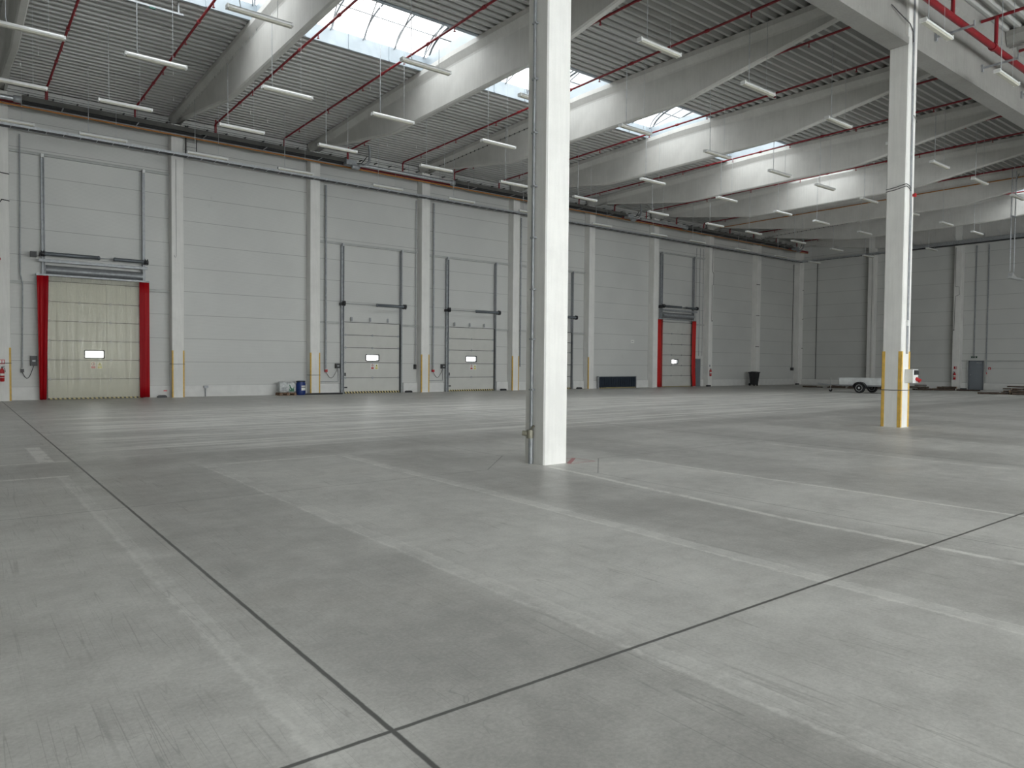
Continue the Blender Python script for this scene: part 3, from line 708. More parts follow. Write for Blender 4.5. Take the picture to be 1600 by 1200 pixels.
for (bx, lab, lx, plug) in ((2.50, 'left of the curtained dock door', 2.14, BLACK), (14.82, 'left of the first plain dock door', 14.24, REDP), (20.86, 'left of the second plain dock door', 20.25, REDP)):
    z0_, z1_ = (1.30, 1.68) if bx < 5 else (1.24, 1.47)
    bw = .11 if bx < 5 else .10
    e = thing('control_box', 'dark door control box '+lab, 'control box', (bx, WY-.09, 1.4), 'door control boxes')
    B().box(bx-bw, bx+bw, WY-.18, WY-.004, z0_, z1_).obj('housing', BLACK, e, loc=(bx, WY-.1, 1.4))
    B().box(bx-.05, bx+.05, WY-.19, WY-.18, (z0_+z1_)/2-.03, (z0_+z1_)/2+.03).obj('button_plate', GALVD, e, loc=(bx, WY-.18, 1.4))
    zp = 1.12
    pts = [(lx, yc_-.05, zp-.06)]+[(lx+(bx-lx)*t/8, yc_-.05, zp-.06-(.38 if bx < 5 else .42)*math.sin(PI*t/8)*(1-.2*t/8)+(z0_-zp+.06)*t/8) for t in range(1, 9)]
    B().tube(pts, .011, 6).obj('cable', BLACK, e, loc=(lx, yc_, 1))
    o_ = B().box(lx-.05, lx+.05, yc_-.1, WY-.004, zp-.07, zp+.06).obj('plug_socket', plug, loc=(lx, WY-.05, zp)); tag(o_, 'wall plug socket '+lab, 'socket', 'wall plug sockets')
for (a, lab) in ((13.98, 'first plain dock door'), (19.98, 'second plain dock door')):
    conduit([(a, yc_, .60), (a+.9, yc_, .60), (a+.9, yc_, 1.2)], .018, 'low angled conduit left of the '+lab, 'angled low conduits')
# meter-like side box right of first plain door
o_ = B().box(19.10, 19.2, WY-.14, WY-.004, 1.2, 1.45).obj('control_box', BLACK, loc=(19.15, WY-.07, 1.3)); tag(o_, 'small dark box on the wall right of the first plain dock door', 'control box')
e = B().tube([(8.70, WY-.15, 0), (8.70, WY-.15, .38)], .022, 8).box(8.63, 8.80, WY-.22, WY-.1, .38, .47).obj('floor_socket_post', GALVD, loc=(8.7, WY-.15, 0)); tag(e, 'small grey socket post at the plinth of the blank wall bay', 'socket post')
e = B().box(7.04, 7.18, WY-.1, WY-.09, .25, .30).obj('plinth_sign', REDP, loc=(7.1, WY-.095, .27)); tag(e, 'tiny red sign on the plinth left of the column by the curtained door', 'sign')
# hook and wire on the second column
e = B().tube([(7.47, CY-.012, 9.9), (7.47, CY-.012, 5.92), (7.45, CY-.03, 5.84), (7.40, CY-.03, 5.85), (7.39, CY-.03, 5.92)], .006, 5).obj('hook_wire', CABLE, loc=(7.47, CY, 6)); tag(e, 'thin wire ending in a hook on the column right of the curtained dock door', 'wire')
# dock flap, rodent boxes, floor strip
e = thing('dock_flap', 'low navy blue flap with hazard edge standing at the blank wall bay', 'dock flap', (34.15, 32.6, 0))
mb = B().box(32.42, 35.86, 32.58, 32.66, .06, .74)
for j in range(16): x_ = 32.5+j*.21; mb.box(x_, x_+.05, 32.565, 32.58, .08, .70)
mb.obj('panel', NAVY, e, loc=(34.1, 32.6, 0)); B().box(32.42, 35.86, 32.56, 32.66, 0, .06).obj('hazard_edge', HAZ, e, loc=(32.4, 32.6, 0))
B().box(32.38, 32.43, 32.55, 32.72, 0, .76).box(35.85, 35.90, 32.55, 32.72, 0, .76).box(32.38, 35.9, 32.56, 32.68, .74, .77).obj('frame', GALVD, e, loc=(34, 32.6, 0))
e = B().box(35.62, 35.94, WY-.012, WY-.002, 2.97, 3.17).obj('wall_notice', PAPER, loc=(35.8, WY, 3)); tag(e, 'small white notice on the blank wall bay above the navy flap', 'notice')
B().box(35.70, 35.86, WY-.014, WY-.012, 3.05, 3.08).obj('print_line', STEELW, e, loc=(35.8, WY, 3))
e = B().box(12.85, 14.85, 32.22, 32.34, 0, .075).obj('floor_strip', SEAL, loc=(13.8, 32.28, 0)); tag(e, 'long black strip lying on the floor between drum and dock door', 'strip')
for x_, y_, lab in ((6.95, 32.58, 'at the foot of the column right of the curtained door'), (18.62, 32.5, 'right of the first plain dock door'), (24.75, 32.5, 'right of the second plain dock door'), (30.65, 32.5, 'right of the dock door behind the near pillar'), (42.75+.45, 32.25, 'left of the column by the far red curtain'), (54.9, 32.2, 'in the far corner')):
    e = B().prism([(x_-.17, y_-.09, 0), (x_+.17, y_-.09, 0), (x_+.17, y_-.09, .06), (x_+.12, y_-.09, .10), (x_-.12, y_-.09, .10), (x_-.17, y_-.09, .06)], (0, .18, 0)).obj('bait_box', BLACK, loc=(x_, y_, 0)); tag(e, 'flat black rodent bait box '+lab, 'bait box', 'rodent bait boxes')
e = B().prism([(55.15, 20.18, 0), (55.35, 20.18, 0), (55.35, 20.18, .10), (55.15, 20.18, .10)], (0, .0-.35, 0)).obj('bait_box', BLACK, loc=(55.2, 20, 0)); tag(e, 'flat black rodent bait box left of the grey personnel door', 'bait box', 'rodent bait boxes')

# fire extinguishers + signs
def extinguisher(x, y, z, ax, label):
    e = thing('fire_extinguisher', label, 'fire extinguisher', (x, y, z), 'wall hung fire extinguishers')
    B().lathe([(.05, 0), (.075, .02), (.078, .38), (.06, .44), (.025, .48), (.02, .51)], (x, y, z), 16).obj('cylinder', REDP, e, loc=(x, y, z))
    B().lathe([(.0785, .14), (.0785, .16)], (x, y, z), 16).lathe([(.0785, .22), (.0785, .30)], (x, y, z), 16).obj('label_band', PAPER, e, loc=(x, y, z))
    d_ = (0, -.02) if ax == 'y' else (-.02, 0)
    B().box(x-.02, x+.02, y-.02, y+.02, z+.5, z+.55).tube([(x, y, z+.54), (x+.09*(ax == 'y'), y+.09*(ax == 'x'), z+.57)], .01, 6).tube([(x, y, z+.52), (x+.08*(ax == 'y'), y+.08*(ax == 'x'), z+.5), (x+.1*(ax == 'y'), y+.1*(ax == 'x'), z+.35)], .009, 6).obj('valve_handle', BLACK, e, loc=(x, y, z))
extinguisher(1.49, CY-.09, .72, 'y', 'red fire extinguisher on the column at the left edge of the view')
extinguisher(43.48, CY-.09, .74, 'y', 'red fire extinguisher on the column right of the far red curtain')
extinguisher(CX-.09, 20.62, .68, 'x', 'red fire extinguisher on the end wall column left of the grey door')
def sign(x0, x1, y0, y1, z0, z1, m_, label, g_='small fire safety signs'):
    e = B().box(x0, x1, y0, y1, z0, z1).obj('safety_sign', m_, loc=((x0+x1)/2, (y0+y1)/2, z0)); tag(e, label, 'sign', g_); return e
e = sign(1.40, 1.58, CY-.01, CY-.002, 1.36, 1.53, REDP, 'red and white extinguisher sign on the column at the left edge')
B().box(1.425, 1.47, CY-.013, CY-.01, 1.385, 1.505).box(1.49, 1.505, CY-.013, CY-.01, 1.385, 1.505).box(1.525, 1.555, CY-.013, CY-.01, 1.385, 1.505).obj('pictogram', PAPER, e, loc=(1.5, CY, 1.4))
e = sign(43.42, 43.56, CY-.01, CY-.002, 1.42, 1.56, GALVD, 'small grey sign above the extinguisher right of the far red curtain')
e = sign(CX-.01, CX-.002, 20.52, 20.70, 1.42, 1.60, REDP, 'red and white sign above the extinguisher left of the grey door')
B().box(CX-.013, CX-.01, 20.54, 20.60, 1.44, 1.58).obj('pictogram', PAPER, e, loc=(CX, 20.5, 1.5))
e = sign(WX-.01, WX-.002, 18.58, 18.74, 1.40, 1.56, REDP, 'red and white call point sign right of the grey door')
B().box(WX-.013, WX-.01, 18.63, 18.69, 1.43, 1.49).obj('pictogram', PAPER, e, loc=(WX, 18.6, 1.5))
e = B().box(WX-.05, WX-.004, 18.81, 18.93, 1.09, 1.21).obj('call_point', REDP, loc=(WX, 18.87, 1.15)); tag(e, 'red fire alarm call point right of the grey door', 'alarm')
B().box(WX-.055, WX-.05, 18.84, 18.90, 1.13, 1.18).obj('glass', PAPER, e, loc=(WX, 18.87, 1.15))

# personnel door in the right wall
d = thing('door_6', 'plain grey steel personnel door in the far end wall', 'door', (WX, 19.5, 0), kind='structure')
B().box(WX-.04, WX+.1, DR[0], DR[0]+.07, 0, DR[2]).box(WX-.04, WX+.1, DR[1]-.07, DR[1], 0, DR[2]).box(WX-.04, WX+.1, DR[0], DR[1], DR[2]-.07, DR[2]).obj('door_frame', STEELW, d, loc=(WX, 19.5, 0))
B().box(WX-.03, WX+.15, DR[0], DR[1], 0, .035).obj('threshold', STEELW, d, loc=(WX, 19.5, 0))
lf = B().box(WX-.01, WX+.05, DR[0]+.06, DR[1]-.06, .03, DR[2]-.06).obj('door_leaf', mat('steel door leaf', (.19, .21, .235), .4, 0, .04, 3), d, loc=(WX, 19.5, 0))
B().tube([(WX-.05, DR[1]-.13, 1.02), (WX-.05, DR[1]-.25, 1.02)], .012, 6).box(WX-.05, WX-.01, DR[1]-.145, DR[1]-.115, .98, 1.1).obj('handle', GALV, lf, loc=(WX, 19.8, 1))
B().box(WX-.09, WX-.01, 19.1, 19.45, 1.84, 1.90).obj('door_closer', GALVD, lf, loc=(WX, 19.3, 1.9))
d = thing('door_7', 'narrow grey personnel door half hidden by the far red curtain', 'door', (42.7, WY, 0), kind='structure')
B().box(42.44, 42.94, WY-.06, WY-.004, 0, 1.97).obj('door_leaf', STEELW, d, loc=(42.7, WY, 0)); B().box(42.40, 42.98, WY-.05, WY-.003, 1.97, 2.03).box(42.94, 42.98, WY-.07, WY-.003, 0, 2).obj('door_frame', CREAMF, d, loc=(42.7, WY, 0))
# exit sign, girt and conduits on the right wall
e = B().box(WX-.06, WX-.004, 19.43, 19.78, 2.20, 2.32).obj('exit_sign', mat('dark green sign', (.012, .045, .03), .5), loc=(WX, 19.6, 2.2)); tag(e, 'dark green exit sign above the grey personnel door', 'exit sign')
B().box(WX-.065, WX-.06, 19.52, 19.56, 2.22, 2.30).box(WX-.065, WX-.06, 19.66, 19.70, 2.23, 2.29).obj('pictogram', PAPER, e, loc=(WX, 19.6, 2.2))
for a, b, z_, lab in ((12.0, DR[0]-.12, 1.98, 'horizontal rail on the end wall right of the grey door'), (DR[1]+.06, 20.36, 1.98, 'short rail on the end wall left of the grey door')):
    e = B().box(WX-.1, WX-.004, a, b, z_-.02, z_+.06).obj('wall_rail', CREAMF, loc=(WX, a, z_)); tag(e, lab, 'rail')
e = B().box(WX-.08, WX-.004, DR[0]-.16, DR[0]-.1, .47, 1.98).box(WX-.08, WX-.004, DR[1]+.06, DR[1]+.12, .47, 1.98).obj('door_post', CREAMF, loc=(WX, 19, 1)); tag(e, 'pair of light steel posts framing the grey personnel door', 'post')
for y_, zb_, lab in ((19.63, 2.34, 'above the exit sign'), (18.87, 1.22, 'above the call point')):
    e = B().box(WX-.05, WX-.004, y_-.035, y_+.035, zb_, 9.95).obj('conduit', GALVD, loc=(WX, y_, zb_)); tag(e, 'vertical grey cable conduit on the end wall '+lab, 'conduit', 'end wall conduits')
e = B().tube([(WX-.03, 31.18, 0.47), (WX-.03, 31.18, 10.0)], .02, 6).obj('conduit', CABLE, loc=(WX, 31.18, 1)); tag(e, 'thin dark conduit on the end wall near the far corner', 'conduit')
e = B().tube([(CX-.02, 26.52, 9.9), (CX-.02, 26.52, 0.5)], .008, 5).obj('conduit', CABLE, loc=(CX, 26.5, 5)); tag(e, 'thin wire down the end wall column behind the trailer', 'conduit')
pts = [(CX-.02, 20.75, 9.9), (CX-.02, 20.75, 7.2), (CX-.02, 20.5, 7.15), (CX-.02, 20.47, 6.6), (CX-.02, 20.72, 6.5), (CX-.02, 20.75, 4.2)]
e = B().tube(pts, .012, 6).obj('cable_run', CABLE, loc=(CX, 20.7, 6)); tag(e, 'dark jogged cable on the end wall column left of the grey door', 'cable')
B().lathe([(.03, -.03), (.06, 0), (.03, .03)], (CX-.05, 20.76, 4.15), 10).obj('detector', BLACK, e, loc=(CX, 20.76, 4.15))
# same jogged cables on the columns by the far red door
pts = [(43.35, WY-.35, 9.2), (43.28, CY-.015, 8.8)]
e = B().tube([(43.62, CY-.015, 10), (43.62, CY-.015, 8.3), (43.75, CY-.01, 8.2), (43.75, CY-.01, 7.4), (43.60, CY-.015, 7.3), (43.60, CY-.015, 4.8)], .011, 6).obj('cable_run', CABLE, loc=(43.6, CY, 6)); tag(e, 'dark jogged cable on the column right of the far red curtain', 'cable')
B().lathe([(.03, -.03), (.06, 0), (.03, .03)], (43.6, CY-.05, 4.75), 10).obj('detector', BLACK, e, loc=(43.6, CY, 4.75))
e = B().tube([(1.2, CY-.02, 9.9), (1.35, CY-.02, 8.6), (1.5, CY-.03, 8.35), (1.78, CY-.02, 8.33)], .018, 6).tube([(1.78, CY-.02, 7.35), (1.55, CY-.03, 7.38), (1.44, CY-.02, 7.2), (1.42, CY-.02, 5.3)], .018, 6).obj('cable_run', CABLE, loc=(1.5, CY, 8)); tag(e, 'looping dark cables on the column at the left edge of the view', 'cable')
e = B().lathe([(.05, -.05), (.07, 0), (.05, .05)], (1.43, CY-.08, 5.2), 12).obj('alarm_sounder', REDP, loc=(1.43, CY-.08, 5.2)); tag(e, 'red alarm sounder on the column at the left edge', 'alarm')
# climbing irons of conduits on eighth column and corner column
for x_, lab in ((49.24, 'column behind the wheelie bin'), (55.82, 'corner column')):
    e = B()
    for z_ in (3.0, 5.4, 7.8): e.box(x_-.1, x_+.35, CY-.03, CY-.005, z_-.02, z_+.02)
    o_ = e.obj('wall_straps', CABLE, loc=(x_, CY, 5)); tag(o_, 'short dark straps one above the other on the '+lab, 'strap')
e = B().tube([(55.0, WY-.08, 9.9), (55.0, WY-.08, 1.4)], .02, 6).box(54.9, 55.1, WY-.2, WY-.004, 1.15, 1.4).obj('conduit', CABLE, loc=(55, WY, 2)); tag(e, 'dark conduit ending in a small box left of the corner column', 'conduit')

# ================================================================== SERVICES ALONG THE BACK WALL
def tray(name, axis, a, b, c0, c1, z0, z1, label, step=.55, grp=None):
    e = thing(name, label, 'cable tray', ((a+b)/2 if axis == 'x' else c0, c0 if axis == 'x' else (a+b)/2, z0), grp)
    L = tuple(WORLD[e.name])
    def bx(mb, p, q, r, s_, t, u): return mb.box(p, q, r, s_, t, u) if axis == 'x' else mb.box(r, s_, p, q, t, u)
    sd = B(); bx(sd, a, b, c0, c0+.012, z0, z1); bx(sd, a, b, c1-.012, c1, z0, z1); sd.obj('side_rail', GALV, e, loc=L)
    rg = B(); n = int((b-a)/step)
    for i in range(n): x_ = a+(i+.5)*step; bx(rg, x_-.012, x_+.012, c0, c1, z0-.012, z0+.004)
    rg.obj('rung', GALV, e, loc=L)
    cb = B(); bx(cb, a+.02, b-.02, c0+.015, c1-.015, z0+.006, z0+.05); cb.obj('cable_bundle', BLACK, e, loc=L)
    return e
tray('cable_tray', 'x', XL+.1, 55.3, 31.98, 32.36, 10.01, 10.10, 'long galvanised cable tray across the front of the back wall columns')
tray('cable_tray', 'y', 23.8, 32.3, 55.02, 55.36, 10.02, 10.14, 'galvanised cable tray on the end wall nearest the corner')
e = thing('cable_duct', 'thicker pale cable duct with wire V hangers along the end wall', 'cable duct', (55.2, 17, 10.1))
B().box(55.0, 55.4, 9.2, 23.9, 10.06, 10.30).obj('body', GALV, e, loc=(55.2, 17, 10.1)); B().box(55.05, 55.35, 9.2, 23.9, 10.0, 10.06).obj('underside', BLACK, e, loc=(55.2, 17, 10.1))
for j in range(9):
    y_ = 23.3-j*1.35
    B().tube([(55.05, y_, 10.3), (55.05, y_+.25, 10.75)], .012, 5).tube([(55.3, y_-.3, 10.3), (55.3, y_-.25, 10.65)], .012, 5).obj('wire_hanger', GALV, e, loc=(55.2, y_, 10.3))
# ladder of cables between heater line and tray next to second column
e = B().tube([(7.82, 32.2, 10.15), (7.82, 32.2, 11.3)], .035, 6).tube([(8.24, 32.2, 10.15), (8.24, 32.2, 11.2)], .02, 6)
for j in range(5): e.tube([(7.82, 32.2, 10.25+j*.2), (8.24, 32.2, 10.25+j*.2)], .008, 5)
o_ = e.obj('cable_ladder', CABLE, loc=(8, 32.2, 10.5)); tag(o_, 'short dark cable ladder rising from the tray beside the column right of the curtained door', 'cable ladder')

# radiant tube heaters with hoods, silver flue runs, red main and orange gas pipe
def hood(x0, x1, label):
    e = thing('radiant_heater', label, 'heater', ((x0+x1)/2, 31.45, 10.8), 'dark radiant heater hoods')
    L = tuple(WORLD[e.name])
    pr = [(31.18, 10.77), (31.34, 10.99), (31.60, 10.99), (31.76, 10.77), (31.745, 10.77), (31.59, 10.975), (31.35, 10.975), (31.195, 10.77)]
    B().prism([(x0, y, z) for y, z in pr], (x1-x0, 0, 0)).obj('hood', DARKM, e, loc=L)
    B().tube([(x0+.05, 31.47, 10.83), (x1-.05, 31.47, 10.83)], .05, 10).obj('heater_tube', BLACK, e, loc=L)
    B().prism([(x0+.01, y, z) for y, z in ((31.22, 10.775), (31.36, 10.965), (31.58, 10.965), (31.72, 10.775), (31.70, 10.775), (31.57, 10.95), (31.37, 10.95), (31.24, 10.775))], (x1-x0-.02, 0, 0)).obj('sooty_liner', SEAL, e, loc=L)  # black sheet standing in for the shade inside the hood
    B().box(x0, x1, 31.745, 31.765, 10.745, 10.785).obj('far_lip', GALVD, e, loc=L)
    n = max(2, int((x1-x0)/2.4))
    for i in range(n):
        x_ = x0+(i+.5)*(x1-x0)/n
        B().tube([(x_, 31.47, 10.985), (x_, 31.47, deck_z(31.47)+.148)], .006, 5).obj('hanger', GALVD, e, loc=L)
        B().box(x_-.02, x_+.02, 31.2, 31.75, 10.755, 10.77).obj('cross_strap', GALVD, e, loc=L)
def flue(x0, x1, label):
    e = thing('flue_tube', label, 'flue', ((x0+x1)/2, 31.4, 10.8), 'silver flue tubes'); L = tuple(WORLD[e.name])
    B().tube([(x0, 31.30, 10.80), (x1, 31.30, 10.80)], .085, 14).obj('tube', GALV, e, loc=L)
    if x1 < 53: B().lathe([(.06, -.02), (.125, 0), (.125, .22), (.06, .24)], (x1-.2, 31.3, 10.80), 14, 'x').obj('end_cap', GALVD, e, loc=L)
    for i in range(3): x_ = x0+(i+.5)*(x1-x0)/3; B().tube([(x_, 31.30, 10.87), (x_, 31.30, deck_z(31.3)+.148)], .006, 5).obj('hanger', GALVD, e, loc=L)
flue(XL+.1, 2.07, 'silver flue tube at the left edge, above the curtained dock door')
hood(2.12, 14.6, 'long dark radiant heater hood above the curtained door and the blank bay')
flue(15.2, 20.55, 'silver flue tube above the first plain dock door')
hood(20.62, 33.4, 'long dark radiant heater hood passing behind the near pillar')
flue(34.7, 39.3, 'silver flue tube left of the far red curtained door')
hood(39.4, 52.4, 'long dark radiant heater hood at the far end of the back wall')
for bx_, lab in ((14.85, 'above the first plain dock door'), (33.7, 'above the navy flap bay'), (52.75, 'near the far corner')):
    e = thing('burner_unit', 'grey burner unit with curved hose '+lab, 'burner', (bx_, 31.4, 10.75), 'heater burner units'); L = tuple(WORLD[e.name])
    B().lathe([(.09, -.2), (.11, -.15), (.11, .12), (.07, .2)], (bx_+.1, 31.1, 10.6), 14, 'x').box(bx_-.35, bx_+.15, 31.1, 31.45, 10.68, 10.9).obj('housing', GALVD, e, loc=L)
    B().tube([(bx_+.2, 31.1, 10.68), (bx_+.5, 31.1, 10.72), (bx_+.78, 31.1, 10.95), (bx_+.82, 31.1, 11.3), (bx_+.8, 31.15, deck_z(31.2)-.01)], .055, 10).obj('intake_hose', GALV, e, loc=L)
    B().tube([(bx_+.1, 31.2, 10.8), (bx_+.45, 31.2, 10.85), (bx_+.72, 31.2, 11.2)], .02, 6).obj('cable', BLACK, e, loc=L)
o_ = B().tube([(XL+.1, 31.87, 10.86), (55.5, 31.87, 10.86)], .07, 10)
for i in range(9): o_.box(2.9+6*i, 2.96+6*i, 31.85, 31.89, 10.92, 11.69)
o_ = o_.obj('sprinkler_main', RED, loc=(20, 31.8, 10.8)); tag(o_, 'red sprinkler main along the back wall behind the heaters', 'pipe')
o_ = B().tube([(XL+.1, 31.84, 10.735), (55.5, 31.84, 10.735)], .032, 8)
o_ = o_.obj('gas_pipe', ORANGE, loc=(20, 31.8, 10.7)); tag(o_, 'thin orange gas pipe under the red main along the back wall', 'pipe')
o_ = B().tube([(XL+.1, 32.6, 11.51), (BX[9], 32.6, 11.51)], .008, 5).tube([(XL+.1, 32.6, 11.42), (BX[9], 32.6, 11.42)], .008, 5)
x_ = 0.
while x_ < 55: o_.box(x_-.025, x_+.025, 32.58, WY-.003, 11.40, 11.44); x_ += .8
o_ = o_.obj('cable_pair', CABLE, loc=(20, 32.7, 11.4)); tag(o_, 'pair of dark clipped cables high along the back wall', 'cable')

# ---- sprinkler branches (two per bay) with heads
BR = [BX[k]+d_ for k in range(0, 9) for d_ in (1.37, 4.33)]
for i, x_ in enumerate(BR):
    k = i//2
    e = thing('sprinkler_pipe', 'red sprinkler branch in the %s roof bay from the left, %s of the two' % (ORD[k], 'left' if i % 2 == 0 else 'right'), 'pipe', (x_, 20, 11.5), 'red sprinkler branch pipes'); L = (x_, 20, 11.5)
    B().tube([(x_, 9.25, 11.5), (x_, 31.79, 11.5), (x_, 31.87, 11.40), (x_, 31.87, 10.935)], .038, 8).obj('pipe', RED, e, loc=L)
    y_ = 10.6; j = 0
    while y_ < 31.2:
        if j % 2: B().box(x_-.013, x_+.013, y_-.013, y_+.013, 11.36, 11.47).box(x_-.03, x_+.03, y_-.03, y_+.03, 11.345, 11.36).obj('sprinkler_head', RED, e, loc=(x_, y_, 11.4))
        else: B().lathe([(.055, -.06), (.055, .06)], (x_, y_, 11.5), 8, 'y').obj('coupling', RED, e, loc=(x_, y_, 11.5))
        y_ += 1.5; j += 1
# main, risers and branches on the camera side of the girder
o_ = B().tube([(2, 7.85, 10.53), (55, 7.85, 10.53)], .085, 12); x_ = 4.
while x_ < 54: o_.lathe([(.11, -.07), (.11, .07)], (x_+1.1, 7.85, 10.53), 12, 'x'); x_ += 6
o_ = o_.obj('sprinkler_main', RED, loc=(20, 7.9, 10.5)); tag(o_, 'thick red sprinkler main in front of the girder at top right', 'pipe')
BN = [20.4, 23.35, 26.4, 29.3]
for i, x_ in enumerate(BN):
    o_ = B().tube([(x_-.05, 7.85, 10.55), (x_-.05, 7.85, 11.42)], .05, 10).tube([(x_, 8.25, 11.44), (x_, -12, 11.44)], .045, 10)
    o_ = o_.obj('sprinkler_pipe', RED, loc=(x_, 7, 11.4)); tag(o_, 'red riser and branch off the main in front of the girder, %s from the left' % ORD[i], 'pipe', 'near side sprinkler branches')
for i, x_ in enumerate((20.9, 24.1, 27.4)):
    o_ = B().box(x_-.025, x_+.025, 7.55, 8.44, 10.36, 10.41).box(x_-.04, x_+.04, 8.42, 8.475, 10.28, 10.48).box(x_-.03, x_+.03, 7.53, 7.56, 10.36, 10.5)
    o_ = o_.obj('pipe_bracket', GALVD, loc=(x_, 8, 10.4)); tag(o_, 'grey arm bracket holding the thick red main, %s from the left' % ORD[i], 'bracket', 'pipe brackets on the girder')
# silver spiral duct behind the girder
o_ = B().tube([(3, 9.08, 10.22), (54, 9.08, 10.22)], .085, 14); x_ = 6.
while x_ < 54: o_.lathe([(.095, -.05), (.095, .05)], (x_, 9.08, 10.22), 14, 'x'); x_ += 3.
o_ = o_.obj('spiral_duct', GALV, loc=(20, 9, 10.2)); tag(o_, 'slim silver duct running behind the bottom edge of the girder', 'duct')

# ================================================================== PENDANT BATTEN LIGHTS
XA = [1.57, 4.36, 7.88, 11.35, 15.6, 19.6, 23.9, 29.15, 33.95, 37.72, 42.6, 47.35, 51.8]
XB_ = [1.4, 5.66, 10.05, 13.96, 18.2, 22.68, 26.83, 30.4, 34.4, 38.9, 43.2, 47.5]
ROWS = [(29.2, XA, 'row nearest the back wall'), (25.1, XA, 'second row from the back wall'), (20.9, XA, 'row under the roof lights'),
        (16.7, XB_, 'fourth row from the back wall'), (12.05, XB_, 'row just behind the girder'), (7.35, XB_, 'row before the girder')]
from bpy_extras.object_utils import world_to_camera_view as w2c
bpy.context.view_layer.update()
def in_frame(p, m_=0.02):
    c_ = (Vector(p)-Vector((0, 0, CAM_H))); z_ = c_.dot(fw)
    if z_ < 1: return False
    u_ = 800+F_PX*c_.dot(rt)/z_; v_ = 600-F_PX*c_.dot(up)/z_
    return -60 < u_ < 1640 and -50 < v_ < 1200
def lamp_proto(x, y, z, zt, label):
    e = thing('pendant_light', label, 'ceiling light', (x, y, z), 'hanging batten lights')
    h = .73
    mb = B().prism([(x-h, y-.075, z), (x-h, y+.075, z), (x-h, y+.085, z+.03), (x-h, y+.05, z+.075), (x-h, y-.05, z+.075), (x-h, y-.085, z+.03)], (2*h, 0, 0))
    mb.obj('housing', LAMPW, e, loc=(x, y, z))
    B().prism([(x-h+.02, y-.062, z), (x-h+.02, y+.062, z), (x-h+.02, y+.045, z-.035), (x-h+.02, y-.045, z-.035)], (2*h-.04, 0, 0)).obj('diffuser', LAMPD, e, loc=(x, y, z))
    for sx in (-1, 1): B().box(x+sx*h-.02, x+sx*h+.02, y-.08, y+.08, z-.02, z+.07).obj('end_cap', WHITEP, e, loc=(x, y, z))
    return e
cache = {}
def batten(x, y, z, zt, label):
    global cache
    if 'p' not in cache:
        e = lamp_proto(x, y, z, zt, label); cache['p'] = e
    else:
        s_ = cache['p']; e = s_.copy(); COL.objects.link(e); e.location = (x, y, z); e['label'] = label; WORLD[e.name] = Vector((x, y, z))
        for ch in [q for q in s_.children if q.name.split('.')[0] in ('housing', 'diffuser', 'end_cap')]:
            c_ = ch.copy(); COL.objects.link(c_); c_.parent = e
    for sx, rr in ((-.46, .011), (.40, .006)):
        B().tube([(x+sx+(.03 if sx < 0 else 0), y, z+.07), (x+sx, y, z+.2), (x+sx, y, zt)], rr, 5).obj('suspension', GALV, e, loc=(x, y, z))
    return e
for (yr_, XS, rn) in ROWS:
    vis = [x_ for x_ in XS if in_frame((x_, yr_, 9.4)) and not (yr_ == 20.9 and abs(x_-19.6) < .1)]
    for j, x_ in enumerate(vis):
        k = int((x_-BX[0])//6)+1
        pos = 'left end' if k < 1 else '%s roof bay' % ORD[min(k-1, 9)]
        same = [q for q in vis if int((q-BX[0])//6)+1 == k]
        sd_ = '' if len(same) == 1 else ', %s one' % ('left' if x_ == same[0] else 'right')
        zt = deck_z(yr_)+.148
        for (a, b, c_, d_) in SKYL:
            if a-.3 < x_ < b+.3 and c_ < yr_ < d_: zt = 12.42+.72*math.sqrt(max(0, 1-((yr_-(c_+d_)/2)/((d_-c_)/2))**2))
        batten(x_, yr_, 9.40, zt, 'batten light, %s, %s%s' % (rn, pos, sd_))
# high emergency lights under the deck at top left
e = thing('emergency_light', 'flat emergency light under the deck at top left with a green indicator', 'ceiling light', (4.9, 22.65, 11.55))
B().box(3.9, 5.45, 22.61, 22.69, 11.55, 11.60).obj('housing', GALVD, e, loc=(4.9, 22.65, 11.55)); B().box(4.55, 4.70, 22.60, 22.66, 11.51, 11.549).obj('indicator', mat('green plastic', (.01, .10, .07), .4), e, loc=(4.6, 22.6, 11.5))
B().box(4.0, 4.04, 22.63, 22.67, 11.6, 11.92).box(5.3, 5.34, 22.63, 22.67, 11.6, 11.92).obj('bracket', GALVD, e, loc=(4.9, 22.65, 11.6))
# sheet metal screws / wire tips hanging from the deck near the back wall
for j, (x_, y_) in enumerate(((2.4, 28.6), (2.0, 30.0), (6.9, 30.2), (7.2, 29.6), (9.7, 29.8), (10.6, 30.4), (9.2, 29.2), (13.2, 29.9), (16.1, 30.2), (17.3, 29.6), (12.4, 24.6), (6.3, 27.6), (22.6, 30.1))):
    zt = deck_z(y_)+.148
    o_ = B().box(x_-.012, x_+.012, y_-.012, y_+.012, zt-.36, zt-.26).tube([(x_, y_, zt), (x_, y_, zt-.28)], .004, 4).obj('deck_hanger', WHITEP, loc=(x_, y_, zt)); tag(o_, 'tiny white hanger clip under the roof deck near the back wall', 'hanger', 'tiny deck hanger clips')
